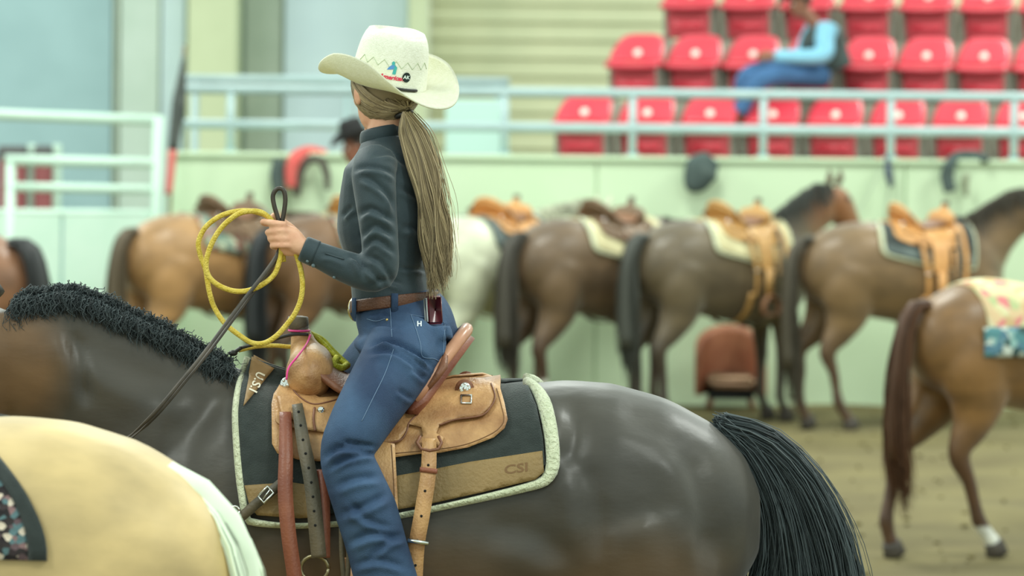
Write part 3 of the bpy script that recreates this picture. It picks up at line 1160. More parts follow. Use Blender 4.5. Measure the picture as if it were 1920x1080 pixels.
# swell (fork) and horn
sw = [(1.125, y, 1.505 + 0.018 * (1 - (y / 0.16) ** 2)) for y in np.linspace(-0.165, 0.165, 15)]
ra = [0.066 * (1 - 0.75 * abs(y / 0.165) ** 5) for y in np.linspace(-1, 1, 15) * 0.165]
ra = [0.018 if i in (0, 14) else 0.045 if i in (1, 13) else 0.060 if i in (2, 12) else 0.066 for i in range(15)]
swm = bake([tube(sw, [r * 1.06 for r in ra], [r * 0.9 for r in ra], side=(1, 0, 0), n=20, sub=30), tube([(1.13, 0, 1.53), (1.148, 0, 1.60), (1.155, 0, 1.63)], [0.052, 0.030, 0.022], n=16, sub=10)], 0.007, 8)
mesh_obj('swell', swm, LEATHER, sad)
MB().add(tube([(1.152, 0, 1.600), (1.156, 0, 1.632)], 0.024, n=16)).build('horn_wrap', mat('grey_rubber_wrap', srgb(74, 70, 64), srgb(96, 88, 78), rough=0.7, scale=60), sad, world=False)
MB().add(tube([(1.152, 0, 1.622), (1.157, 0, 1.630), (1.160, 0, 1.652), (1.160, 0, 1.657), (1.160, 0, 1.659)], [0.021, 0.026, 0.027, 0.024, 0.012], n=20)).build('horn_cap', LEATHER_GREY, sad, world=False)
# ties, conchos, straps
def concho(px, py, r, off=0.048):
    p = mp(px, py, off); n = mp(px, py, off + 0.05) - p; n /= np.linalg.norm(n)
    mb = MB().add(tube([p, p + n * 0.004, p + n * 0.006], [r, r, r * 0.7], n=18))
    for k in range(8):
        a = k * math.pi / 4
        t1 = np.cross(n, [0, 0, 1.0]); t1 /= np.linalg.norm(t1); t2 = np.cross(n, t1)
        mb.add(ball(p + n * 0.005 + (t1 * math.cos(a) + t2 * math.sin(a)) * r * 0.72, r * 0.2, 6, 4))
    mb.add(ball(p + n * 0.006, r * 0.34, 8, 5))
    return mb.v, mb.f
def concho_both(px, py, r, off=0.048):
    v, f = concho(px, py, r, off)
    both('concho', [(np.vstack(v), f)], STEEL, sad)
concho_both(540, 722, 0.021)
concho_both(602, 769, 0.009)
concho_both(787, 761, 0.015)
concho_both(871, 729, 0.016)
both('concho_rosette', [tube([mp(871, 729, 0.046), mp(871, 729, 0.0475)], 0.024, n=18)], LEATHER_D, sad)
both('rope_keeper', [tube([mp(x, y, 0.05) for x, y in ((864, 741), (884, 741), (883, 756), (865, 756), (864, 741))], 0.0028, n=6)], STEEL, sad)
both('saddle_string', [line([(590, 765), (588, 785), (591, 808)], 0.05, 0.0035)], LEATHER_D, sad)


def strap(pts, off, w, th=0.004, n=40, belly=True):
    """Flat strap lying on the horse: pts = pixel centre line, w = half width in m."""
    q = catmull(np.array(pts, float), n)
    c = np.array([mp(x, y, off) for x, y in q])
    t = np.gradient(c, axis=0)
    t /= np.linalg.norm(t, axis=1)[:, None]
    nn = np.array([mp(x, y, off + 0.03) for x, y in q]) - c
    nn /= np.linalg.norm(nn, axis=1)[:, None]
    s = np.cross(t, nn)
    v = np.concatenate([c + s * w - nn * th / 2, c - s * w - nn * th / 2, c - s * w + nn * th / 2, c + s * w + nn * th / 2])
    f = []
    for i in range(n - 1):
        for j in range(4):
            a, b = j * n + i, ((j + 1) % 4) * n + i
            f.append((a, b, b + 1, a + 1))
    f.append((0, 3 * n, 2 * n, n)); f.append((n - 1, 2 * n - 1, 3 * n - 1, 4 * n - 1))
    return v, f


def holes(pts, off, k, name='strap_hole', r=0.0034):
    q = catmull(np.array(pts, float), k)
    for x, y in q:
        p = mp(x, y, off); p2 = mp(x, y, off + 0.0012)
        MB().add(tube([p, p2], r, n=8)).build(name, DARKHOLE, sad, world=False)


both('rigging_plate', [flap([(520, 742), (556, 742), (570, 765), (572, 785), (556, 790), (528, 778)], 0.050, 0.005, 7)], LEATHER, sad)
S1 = [(535, 772), (536, 850), (535, 925), (541, 1000), (552, 1080), (560, 1150)]
both('latigo', [strap(S1, 0.060, 0.0185)], LEATHER_RED, sad)
S2 = [(557, 757), (569, 830), (584, 907), (593, 993), (598, 1046)]
both('off_billet', [strap(S2, 0.067, 0.0185)], LEATHER_GREY, sad)
holes([(560, 772), (569, 830), (584, 907), (591, 985)], 0.0694, 9)
both('latigo', [strap([(604, 880), (606, 960), (606, 1046)], 0.058, 0.017)], LEATHER_RED, sad)
RB = [(805, 822), (803, 887), (792, 960), (782, 1018), (778, 1080), (776, 1160)]
both('flank_billet', [strap(RB, 0.060, 0.0195)], LEATHER, sad)
holes([(803, 872), (793, 950), (783, 1008), (779, 1060)], 0.0624, 5)
both('billet_keeper', [strap([(787, 880), (820, 884)], 0.064, 0.006, n=8)], LEATHER_RED, sad)
both('dee_ring', [tube([mp(x, y, 0.062) for x, y in ((788, 818), (782, 830), (790, 842), (806, 845), (822, 842), (828, 830), (822, 818))], 0.004, n=8)], LEATHER_D, sad)
both('flank_buckle', [tube([mp(x, y, 0.070) for x, y in ((764, 1013), (803, 1019))], 0.0055, n=8)], STEEL, sad)
# cinch rings, cinches under the belly
for (px, wy, m, nm) in ((578, 1095, mat('cinch_cord', srgb(120, 112, 96), rough=0.9), 'front_cinch'), (776, 1150, LEATHER, 'flank_cinch')):
    p = mp(px, wy, 0.02)
    x = p[0]
    zt, zb, w, zc = trunk(x)
    t = np.linspace(-0.5 * math.pi - 1.25, -0.5 * math.pi + 1.25, 24)
    path = [(x, (w + 0.015) * np.sign(math.cos(a)) * abs(math.cos(a)) ** (2 / TN), zc - (zc - zb + 0.02) * abs(math.sin(a)) ** (2 / TN)) for a in t]
    MB().add(tube(path, 0.006, 0.055 if nm == 'front_cinch' else 0.03, side=(1, 0, 0), n=10)).build(nm, m, sad, world=False)
both('cinch_ring', [tube([mp(590 + 26 * math.cos(a), 1066 + 24 * math.sin(a), 0.05) for a in np.linspace(0, 2 * math.pi, 20)], 0.005, n=8)], mat('aged_brass', srgb(150, 140, 110), rough=0.35, metal=0.8), sad)
# stirrups
both('stirrup_hobble', [strap([(640, 985), (641, 1040), (646, 1100)], 0.062, 0.006, n=14), strap([(650, 985), (654, 1040), (650, 1100)], 0.064, 0.006, n=14)], LEATHER_GREY, sad)
sx, sz = mp(700, 1010, 0.05)[0], 0.80
both('stirrup_leather', [box((sx, 0.37, 1.03), (0.035, 0.006, 0.12))], LEATHER, sad)
both('stirrup', [tube([(sx + 0.075 * math.cos(a), 0.385, 0.86 + 0.09 * math.sin(a)) for a in np.linspace(-0.5, math.pi + 0.5, 18)], 0.008, 0.03, side=(0, 1, 0), n=8),
                 box((sx, 0.385, 0.81), (0.066, 0.035, 0.009))], LEATHER_D, sad)

# ---- breast collar strap, buckle, tie-down ring
bc = root_like('breast_collar', main_horse)
tag(bc, 'brown leather breast collar strap with steel buckle in front of the saddle pad', 'strap')
MB().add(strap([(545, 890), (520, 912), (480, 945), (448, 972), (400, 1000), (330, 1020)], 0.045, 0.0125)).build('strap', LEATHER_GREY, bc, world=False)
MB().add(tube([mp(x, y, 0.055) for x, y in ((484, 930), (502, 912), (513, 924), (495, 943), (484, 930))], 0.003, n=8)).build('buckle', STEEL, bc, world=False)
MB().add(tube([mp(x, y, 0.055) for x, y in ((493, 936), (506, 918))], 0.002, n=6)).build('buckle_tongue', STEEL, bc, world=False)
MB().add(tube([mp(440 + 9 * math.cos(a), 958 + 9 * math.sin(a), 0.05) for a in np.linspace(0, 2 * math.pi, 14)], 0.003, n=6)).build('ring', STEEL, bc, world=False)

# ================================================================ people
def unit(v):
    v = np.asarray(v, float)
    return v / (np.linalg.norm(v) + 1e-12)


def head_shapes(c, R, s=1.0):
    c = np.asarray(c, float)
    L = []
    def el(p, r):
        v, f = ball((0, 0, 0), np.array(r) * s, 18, 12)
        L.append((v @ R.T + c + R @ (np.array(p) * s), f))
    def tb(pts, r, rb=None):
        v, f = tube(np.array(pts) * s, np.array(r) * s, None if rb is None else np.array(rb) * s, n=10, sub=8, side=(0, 1, 0))
        L.append((v @ R.T + c, f))
    el((-0.006, 0, 0.02), (0.091, 0.073, 0.098))
    el((0.03, 0, -0.045), (0.060, 0.056, 0.070))
    el((0.066, 0, -0.098), (0.022, 0.026, 0.020))
    el((0.072, 0, 0.028), (0.020, 0.05, 0.014))
    tb([(0.086, 0, 0.018), (0.106, 0, -0.022), (0.098, 0, -0.034)], [0.008, 0.012, 0.008])
    for y in (0.011, -0.011):
        el((0.094, y, -0.032), (0.010, 0.008, 0.008))
    el((0.086, 0, -0.058), (0.012, 0.022, 0.006)); el((0.084, 0, -0.069), (0.012, 0.019, 0.007))
    for y in (1, -1):
        el((0.058, y * 0.038, -0.022), (0.022, 0.020, 0.022))
        el((-0.002, y * 0.078, -0.012), (0.018, 0.009, 0.030))
    return L


def eyes(c, R, parent, s=1.0):
    white = mat('eye_white', srgb(232, 228, 220), rough=0.2)
    for y in (1, -1):
        p = np.asarray(c) + R @ (np.array([0.080, y * 0.031, 0.010]) * s)
        e = MB().add(ball(p, 0.0115 * s, 12, 8)).build('eye', white, parent)
        q = np.asarray(c) + R @ (np.array([0.0885, y * 0.031, 0.010]) * s)
        MB().add(ball(q, 0.0055 * s, 10, 6)).build('iris', EYE, e)


def hand_shapes(w, k, across, curl, s=1.0):
    """Half-closed hand: wrist w, middle knuckle k, across = pinky to index, curl = side the fingers close to."""
    w, k = np.asarray(w, float), np.asarray(k, float)
    f = unit(k - w); a = unit(np.asarray(across) - f * np.dot(across, f)); c = unit(curl)
    L = [tube([w - f * 0.02 * s, w + (k - w) * 0.5, k + f * 0.004 * s], np.array([0.018, 0.022, 0.016]) * s, np.array([0.024, 0.036, 0.040]) * s, side=a, n=14, sub=10)]
    for i, (o, l, r) in enumerate(((0.029, 0.95, 0.0085), (0.010, 1.05, 0.009), (-0.009, 1.0, 0.0085), (-0.027, 0.8, 0.0075))):
        b = k + a * o * s - f * 0.008 * s
        p1 = b + f * 0.040 * l * s + c * 0.008 * s
        p2 = p1 + c * 0.026 * l * s + f * 0.004 * s
        p3 = p2 - f * 0.022 * l * s + c * 0.004 * s
        L.append(tube([b, (b + p1) / 2, p1, p2, p3], np.array([1.05, 1, 1, 0.92, 0.75]) * r * s, n=10, sub=16))
    b = w + (k - w) * 0.35 + a * 0.022 * s
    L.append(tube([b, b + f * 0.02 * s + a * 0.022 * s + c * 0.012 * s, b + f * 0.042 * s + a * 0.026 * s + c * 0.028 * s, b + f * 0.055 * s + a * 0.018 * s + c * 0.038 * s],
                  np.array([0.014, 0.012, 0.0095, 0.007]) * s, n=10, sub=14))
    return L


def hat_parts(parent, c, R, felt, s=1.0, curl=0.06, length=0.195, width=0.165, height=0.145, band=None, thick=0.004, crown_m=None):
    """Cowboy hat: brim rolled up at the sides, pinched creased crown. c = centre of the crown base."""
    c = np.asarray(c, float)
    T = lambda p: c + R @ (np.asarray(p, float) * s)
    ax, ay = 0.106, 0.092
    def brim(u, v):
        ph = 2 * math.pi * u
        cx, sy = math.cos(ph), math.sin(ph)
        r = v
        x = cx * (ax * 0.97 + (length - ax) * r)
        y = sy * (ay * 0.97 + (width - ay) * r)
        z = curl * abs(sy) ** 2.2 * r ** 1.5 - 0.030 * max(0, abs(cx) - 0.35) * r ** 1.4 + 0.004
        y *= 1 - 0.16 * abs(sy) ** 2 * r ** 2
        return T((x, y, z))
    nu, nv = 72, 10
    top = np.array([[brim(i / nu, j / nv) for j in range(nv + 1)] for i in range(nu)])
    up = R @ np.array([0, 0, 1.0])
    bot = top - up * thick * s
    W = nv + 1
    k = nu * W
    f = []
    for i in range(nu):
        a, b = i * W, ((i + 1) % nu) * W
        for j in range(nv):
            f.append((a + j, a + j + 1, b + j + 1, b + j))
            f.append((k + a + j, k + b + j, k + b + j + 1, k + a + j + 1))
        f.append((a + nv, k + a + nv, k + b + nv, b + nv))
        f.append((a, b, k + b, k + a))
    hat = MB().add((np.vstack([top.reshape(-1, 3), bot.reshape(-1, 3)]), f)).build('hat', felt, parent)
    def wall(ph, t):
        """crown surface, t 0..1 up the side"""
        q = 1 - 0.09 * t - 0.15 * t ** 6
        fr = max(0, math.cos(ph))
        x = math.cos(ph) * ax * q * (1 - 0.08 * fr * t)
        y = math.sin(ph) * ay * q
        y *= 1 - 0.22 * max(0, math.cos(ph)) * t
        z = height * t * (1 - 0.02 * fr)
        return np.array([x, y, z])
    rows_ = []
    nphi = 56
    for t in np.linspace(0, 1, 12):
        rows_.append([wall(2 * math.pi * i / nphi, t) for i in range(nphi)])
    for q in (0.93, 0.82, 0.66, 0.48, 0.3, 0.12):
        row = []
        for i in range(nphi):
            p = wall(2 * math.pi * i / nphi, 1.0)
            x, y = p[0] * q, p[1] * q
            z = p[2] + 0.016 * (1 - q * q)
            dent = 0.044 * math.exp(-(y / 0.020) ** 2) * (1 / (1 + math.exp(-(0.08 - abs(x)) * 120)))
            side = 0.020 * math.exp(-((abs(y) - 0.05) / 0.018) ** 2 - ((x - 0.035) / 0.035) ** 2)
            row.append(np.array([x, y, z - dent - side]))
        rows_.append(row)
    V = np.array([T(p) for row in rows_ for p in row])
    f = []
    for i in range(len(rows_) - 1):
        for j in range(nphi):
            q = (j + 1) % nphi
            f.append((i * nphi + j, i * nphi + q, (i + 1) * nphi + q, (i + 1) * nphi + j))
    f.append(tuple((len(rows_) - 1) * nphi + j for j in range(nphi)))
    MB().add((V, f)).build('crown', crown_m or felt, hat)
    if band is not None:
        MB().add(tube([T(wall(a, 0.07) * np.array([1.012, 1.012, 1])) for a in np.linspace(0, 2 * math.pi, 60)], 0.0035 * s, 0.006 * s, n=6, side=tuple(up))).build('hat_band', band, hat)
    # underside lining closes the crown
    MB().add(tube([T((0, 0, 0.06)), T((0, 0, 0.064))], 0.075 * s, n=24)).build('lining', felt, hat)
    return hat, T, wall


# ---------------------------------------------------------------- the rider
DENIM = mat('blue_denim', srgb(38, 60, 92), srgb(66, 94, 128), rough=0.8, scale=7, detail=8, bump=0.35, bscale=420)
SHIRT = mat('dark_teal_shirt', srgb(38, 55, 63), srgb(45, 63, 70), rough=0.62, scale=14, bump=0.12, bscale=300, sheen=0.25)
SEAM = mat('denim_stitching', srgb(112, 136, 166), rough=0.8)
YT = math.radians(180 - 25)
FWD = np.array([math.cos(YT), math.sin(YT), 0]); LEFT = np.array([-math.sin(YT), math.cos(YT), 0])
HR = rotz(math.radians(180 - 60)) @ roty(math.radians(4))
HCEN = P(722, 168, DR)
PELV = P(760, 690, DR)

def ring_loft(secs, yaw_f=FWD, yaw_l=LEFT, n=28, sub=26):
    """secs: (px, py, depth half, width half)"""
    c = np.array([P(a, b, DR) for a, b, _, _ in secs])
    return tube(c, [q[2] for q in secs], [q[3] for q in secs], side=yaw_l, n=n, sub=sub, power=0.92)

TORSO = [(716, 256, 0.050, 0.058), (720, 272, 0.062, 0.085), (724, 288, 0.074, 0.135), (727, 308, 0.086, 0.168), (729, 345, 0.096, 0.172), (726, 390, 0.108, 0.160), (724, 430, 0.112, 0.150),
         (727, 470, 0.098, 0.138), (731, 515, 0.088, 0.128), (736, 550, 0.090, 0.136), (738, 568, 0.088, 0.136)]
shL, elL, wrL = P(703, 318, DR - 0.155), P(716, 510, DR - 0.215), P(572, 467, DR - 0.21)
shR, elR, wrR = P(766, 322, DR + 0.155), P(770, 490, DR + 0.20), P(732, 610, DR + 0.20)
# body: head, neck, core and hands as one surface
hk = DR - 0.21
fing = []
for (kx, ky, tx, ty, r) in ((522, 421, 494, 416, 0.0088), (526, 434, 503, 435, 0.0088), (528, 448, 507, 447, 0.0084), (530, 461, 511, 461, 0.0076)):
    fing.append(tube([P(kx + 14, ky, hk - 0.008), P(kx, ky - 1, hk - 0.016), P((kx + tx) / 2, (ky + ty) / 2 - 1, hk - 0.013), P(tx, ty, hk + 0.006), P(tx + 3, ty + 3, hk + 0.028), P(tx + 17, ty + 4, hk + 0.036)],
                      np.array([1.05, 1.05, 0.98, 0.98, 0.9, 0.75]) * r, n=12, sub=22))
palm = tube([P(584, 466, hk + 0.002), P(566, 462, hk), P(546, 448, hk), P(527, 441, hk - 0.002)], [0.021, 0.022, 0.031, 0.030], [0.018, 0.018, 0.017, 0.014], side=(0, 1, 0), n=16, sub=16)
heel = tube([P(564, 470, hk + 0.012), P(540, 468, hk + 0.018), P(524, 466, hk + 0.014)], [0.014, 0.017, 0.012], n=12, sub=10)
thumb = tube([P(560, 446, hk + 0.018), P(541, 426, hk + 0.030), P(522, 413, hk + 0.034), P(508, 403, hk + 0.026)], [0.015, 0.013, 0.0105, 0.0085], n=12, sub=16)
nb = P(718, 262, DR)
bparts = head_shapes(HCEN, HR) + [tube([HCEN + np.array([0.01, 0, -0.04]), HCEN + np.array([0.005, -0.002, -0.10]), nb + np.array([0, 0, -0.05])], [0.050, 0.047, 0.056], n=18, sub=10)]
bparts += fing + [palm, heel, thumb]
bparts += [tube([wrL, P(648, 500, DR - 0.21), P(690, 512, DR - 0.21), P(710, 498, DR - 0.205), P(710, 450, DR - 0.20), P(704, 380, DR - 0.18), P(704, 325, DR - 0.15)], [0.022, 0.022, 0.022, 0.022, 0.022, 0.024, 0.03], n=12, sub=40), tube([wrR, elR, shR], [0.022, 0.022, 0.03], n=12, sub=20)]
bparts += [ring_loft([(a, b, c * 0.82, d * 0.85) for a, b, c, d in TORSO[3:]] + [(758, 620, 0.08, 0.11)])]
bparts += hand_shapes(wrR, wrR + np.array([-0.05, 0.01, -0.065]), np.array([-0.3, -0.9, 0.2]), np.array([-0.3, 0.1, -0.9]))
bm = bake(bparts, 0.0042, 3)
bm.transform(Matrix.Translation(-Vector(PELV)))
rider = mesh_obj('person', bm, SKIN)
rider.location = PELV
ROOTLOC[rider.name] = np.array(PELV)
tag(rider, 'rider in cream cowboy hat, dark shirt and blue jeans on the dark bay horse', 'person')
eyes(HCEN, HR, rider)

# shirt
sl = tube([P(706, 300, DR - 0.125), P(701, 330, DR - 0.165), P(706, 390, DR - 0.185), P(712, 450, DR - 0.20), P(712, 505, DR - 0.205), P(690, 513, DR - 0.21), P(648, 500, DR - 0.21), P(606, 482, DR - 0.21), P(571, 467, DR - 0.21)],
          [0.054, 0.056, 0.050, 0.046, 0.046, 0.045, 0.040, 0.034, 0.029], [0.055, 0.058, 0.054, 0.050, 0.048, 0.046, 0.040, 0.034, 0.029], side=(0, 1, 0), n=22, sub=60)
srr = tube([P(760, 306, DR + 0.12), shR, P(772, 400, DR + 0.19), elR, wrR], [0.05, 0.055, 0.05, 0.045, 0.032], n=18, sub=40)
shm = bake([ring_loft(TORSO), sl, srr], 0.0055, 5)
shirt_strokes = [([(676, 330), (704, 343), (732, 370), (742, 400)], 7, 0.008), ([(667, 408), (693, 392), (722, 404), (744, 420)], 7, 0.009), ([(674, 448), (703, 424), (742, 446)], 7, 0.009),
                 ([(678, 470), (705, 450), (744, 478)], 6, 0.006), ([(690, 480), (716, 495), (738, 528)], 6, 0.007), ([(668, 486), (690, 505), (722, 536)], 5, 0.005), ([(652, 478), (672, 487), (684, 520)], 6, 0.007),
                 ([(746, 503), (788, 506), (800, 508)], 4, 0.004), ([(640, 408), (652, 395), (662, 386)], 5, 0.005), ([(660, 322), (686, 313), (722, 318), (750, 335)], 6, 0.006), 
                 ([(700, 292), (735, 290), (765, 315)], 5, 0.004), ([(690, 540), (720, 525), (760, 535)], 6, 0.005), ([(600, 478), (625, 480), (650, 492)], 5, 0.004),
                 ([(750, 350), (770, 362), (785, 372)], 6, 0.004), ([(750, 430), (775, 425), (790, 440)], 7, 0.005)]
shirt_strokes = [(l, w * 0.9, h * 1.25) for l, w, h in shirt_strokes]
creases(shm, shirt_strokes)
SHB = bvh_of(shm)
shm.transform(Matrix.Translation(-Vector(PELV)))
shirt = mesh_obj('shirt', shm, SHIRT, rider)
# collar and cuff
col_pts = []
for a in np.linspace(0, 2 * math.pi, 40):
    p = P(717, 256, DR) + FWD * 0.051 * math.cos(a) + LEFT * 0.056 * math.sin(a) + np.array([0, 0, 0.004 - 0.012 * math.cos(a)])
    col_pts.append(p)
MB().add(tube(col_pts, 0.006, 0.018, side=(0, 0, 1), n=10)).build('collar', SHIRT, shirt)
cu = [P(592, 476, DR - 0.21), P(571, 467, DR - 0.21), P(567.5, 465.5, DR - 0.21)]
MB().add(tube(cu, [0.0335, 0.0325, 0.030], n=22, sub=8)).build('cuff', SHIRT, shirt)
for (x, y, r) in ((588, 497, 0.005), (577, 489, 0.004), (627, 519, 0.004)):
    p = on(SHB, x, y, 0.002)
    MB().add(tube([p, p + unit(np.array([0, 0, HC]) - p) * 0.003], r, n=12)).build('button', mat('smoke_button', srgb(96, 112, 116), rough=0.25), shirt)
MB().add(tube([on(SHB, x, y, 0.0005) for x, y in catmull([(610, 475), (628, 481), (645, 486)], 8)], 0.0018, n=5)).build('placket_seam', SHIRT, shirt)

# jeans
PEL = [(737, 560, 0.088, 0.135), (744, 578, 0.096, 0.148), (757, 605, 0.108, 0.168), (762, 635, 0.114, 0.178), (760, 665, 0.110, 0.178), (752, 695, 0.085, 0.15)]
legL = tube([P(768, 640, DR - 0.09), P(745, 680, DR - 0.16), P(705, 742, DR - 0.245), P(668, 805, DR - 0.31), P(649, 851, DR - 0.335), P(664, 900, DR - 0.345), P(687, 960, DR - 0.35), P(708, 1030, DR - 0.355), P(735, 1130, DR - 0.36), P(744, 1165, DR - 0.36)],
            [0.105, 0.094, 0.083, 0.073, 0.063, 0.070, 0.076, 0.074, 0.078, 0.080], [0.09, 0.088, 0.08, 0.073, 0.062, 0.066, 0.070, 0.072, 0.076, 0.078], side=(0, 1, 0), n=26, sub=70)
legR = tube([P(755, 640, DR + 0.09), P(722, 668, DR + 0.17), P(680, 712, DR + 0.245), P(640, 775, DR + 0.31), P(622, 835, DR + 0.335), P(640, 900, DR + 0.345), P(660, 960, DR + 0.35), P(690, 1040, DR + 0.355), P(715, 1140, DR + 0.36)],
            [0.10, 0.09, 0.08, 0.07, 0.063, 0.068, 0.074, 0.074, 0.080], side=(0, 1, 0), n=22, sub=50)
jm = bake([ring_loft(PEL), legL, legR, tube([P(790, 640, DR - 0.09), P(800, 660, DR - 0.10)], [0.085, 0.075], n=18, sub=8), tube([P(800, 632, DR + 0.05), P(806, 655, DR + 0.05)], [0.085, 0.075], n=18, sub=8)], 0.006, 5)
jean_strokes = [([(688, 648), (735, 640), (790, 668), (812, 690)], 6, 0.012), ([(686, 662), (740, 660), (800, 700)], 7, 0.006), ([(720, 640), (770, 668), (808, 700)], 4, 0.006), ([(690, 590), (715, 588), (732, 592)], 4, 0.004),
                ([(690, 612), (720, 608), (760, 618)], 5, 0.004), ([(604, 862), (640, 838), (700, 846)], 8, 0.010), ([(615, 880), (655, 858), (704, 852)], 6, 0.007), ([(640, 826), (670, 832), (706, 838)], 5, 0.008),
                ([(625, 915), (665, 898), (715, 893)], 9, 0.007), ([(636, 965), (680, 950), (728, 925)], 9, 0.007), ([(655, 940), (690, 975), (740, 990)], 8, 0.006), ([(650, 1020), (700, 1000), (755, 1010)], 9, 0.008),
                ([(690, 1050), (720, 1020), (760, 1000)], 8, 0.006), ([(745, 730), (768, 745), (775, 742)], 6, 0.004), ([(836, 612), (836, 650), (828, 676)], 4, 0.008), ([(660, 1060), (710, 1050), (765, 1065)], 8, 0.006), ([(770, 690), (790, 705), (800, 712)], 6, 0.005)]
jean_strokes = [(l, w * 0.85, h * 1.6) for l, w, h in jean_strokes]
creases(jm, jean_strokes)
JB = bvh_of(jm)
jm.transform(Matrix.Translation(-Vector(PELV)))
jeans = mesh_obj('jeans', jm, DENIM, rider)


def seam(pts, name='seam', r=0.0009, parent=None, m=None, b=None):
    q = catmull(np.array(pts, float), max(8, len(pts) * 6))
    MB().add(tube([on(b or JB, x, y, 0.0008) for x, y in q], r, n=5)).build(name, m or SEAM, parent or jeans)


seam([(731, 572), (733, 600), (735, 632)])
seam([(738, 655), (722, 700), (700, 745), (678, 790)])
seam([(770, 590), (779, 615), (788, 645), (792, 668), (812, 672), (828, 676), (832, 640), (831, 604), (800, 596), (770, 590)], 'pocket_stitching')
seam([(688, 598), (705, 602), (722, 598)], 'pocket_stitching')
p = on(JB, 726, 600, 0.001)
MB().add(ball(p, 0.0035, 8, 5)).build('rivet', mat('brass_rivet', srgb(220, 190, 120), rough=0.3, metal=0.6), jeans)
tv, tf = text_mesh('H', 13, bold=0.5)
MB().add((np.array([on(JB, 786 + x, 608 - y, 0.0015) for x, y, _ in tv]), tf)).build('pocket_emblem', mat('white_thread', srgb(230, 236, 240), rough=0.7), jeans)
# belt, buckle, loops, phone
def belt_pt(a, lift, dz):
    c = P(740, 566, DR)
    p = c + FWD * (0.097 + lift) * math.cos(a) + LEFT * (0.143 + lift) * math.sin(a)
    return p + np.array([0, 0, dz - 0.14 * 0.1 * math.cos(a)])
BELT = mat('brown_belt_leather', srgb(92, 58, 42), srgb(110, 72, 52), rough=0.45, scale=30, bump=0.3, bscale=200)
belt = MB().add(tube([belt_pt(a, 0.002, 0) for a in np.linspace(0, 2 * math.pi, 60)], 0.004, 0.0155, side=(0, 0, 1), n=10, power=0.7)).build('belt', BELT, rider)
bc_ = belt_pt(0, 0.008, -0.006)
v, f = tube([bc_ + FWD * -0.002, bc_ + FWD * 0.004, bc_ + FWD * 0.008], [0.034, 0.034, 0.026], [0.044, 0.044, 0.034], side=LEFT, n=26)
bk = MB().add((v, f)).build('belt_buckle', STEEL, belt)
MB().add(tube([bc_ + FWD * 0.006 + LEFT * 0.038 * math.cos(a) + np.array([0, 0, 0.029 * math.sin(a)]) for a in np.linspace(0, 2 * math.pi, 24)], 0.003, n=6)).build('rope_edge', mat('gold_edge', srgb(214, 190, 120), rough=0.3, metal=0.8), bk)
for a in (1.15, 2.2, -1.15, -2.2):
    pts = [belt_pt(a, 0.009, z) for z in (0.02, 0.0, -0.03)]
    MB().add(tube(pts, 0.003, 0.009, side=unit(np.cross(pts[0] - pts[2], belt_pt(a, 0.1, 0) - pts[1])), n=8)).build('belt_loop', DENIM, jeans)
pc = P(814, 581, DR - 0.105)
ax = np.column_stack([unit(np.array([0.80, -0.35, 0.0])), unit(np.array([0.4, 0.9, 0.0])), np.array([0, 0, 1.0])]) @ roty(0.12)
nrm = unit(np.array([0.55, -0.83, 0.12]))
tx = unit(np.cross(np.array([0, 0, 1.0]), nrm)); tz = np.cross(nrm, tx)
RP = np.column_stack([tx, nrm, tz])
ph = MB().add(bbox(pc, (0.023, 0.006, 0.036), 0.005, RP)).build('phone', mat('maroon_phone_case', srgb(98, 30, 42), srgb(120, 40, 52), rough=0.3, scale=30), rider)
MB().add(bbox(pc - tx * 0.024, (0.002, 0.0065, 0.030), 0.001, RP)).build('phone_edge', mat('phone_edge_silver', srgb(220, 224, 222), rough=0.3), ph)

# boot in the stirrup
BOOT = mat('tan_boot', srgb(186, 136, 96), srgb(200, 150, 110), rough=0.5, scale=20)
for (pa, s) in (((735, 1130), -1), ((715, 1140), 1)):
    a = P(pa[0], pa[1], DR + s * 0.36)
    up = P(678, 1062, DR - 0.34) if s < 0 else a + np.array([-0.03, 0, 0.1])
    btv = bake([tube([a + np.array([-0.03, 0, 0.10]), a + np.array([-0.01, 0, 0.0]), a + np.array([0.0, 0, -0.16]), a + np.array([0.0, 0, -0.215])], [0.06, 0.052, 0.043, 0.04], n=16, sub=14),
                tube([a + np.array([0.03, 0, -0.215]), a + np.array([-0.07, 0, -0.215]), a + np.array([-0.16, 0, -0.235]), a + np.array([-0.205, 0, -0.245])], [0.035, 0.04, 0.03, 0.012], [0.035, 0.042, 0.042, 0.02], side=(0, 1, 0), n=16, sub=16)], 0.008, 4)
    btv.transform(Matrix.Translation(-Vector(PELV)))
    bt = mesh_obj('boot', btv, BOOT, rider)
    MB().add(bbox(a + np.array([0.03, 0, -0.265]), (0.03, 0.03, 0.022), 0.006)).build('heel', LEATHER_D, bt)
tz_ = P(668, 1068, DR - 0.33)
MB().add(tube([tz_ + np.array([0, 0, 0.03]), tz_ + np.array([0.01, 0.0, -0.10])], 0.035, n=14)).build('boot_shaft', BOOT, rider)

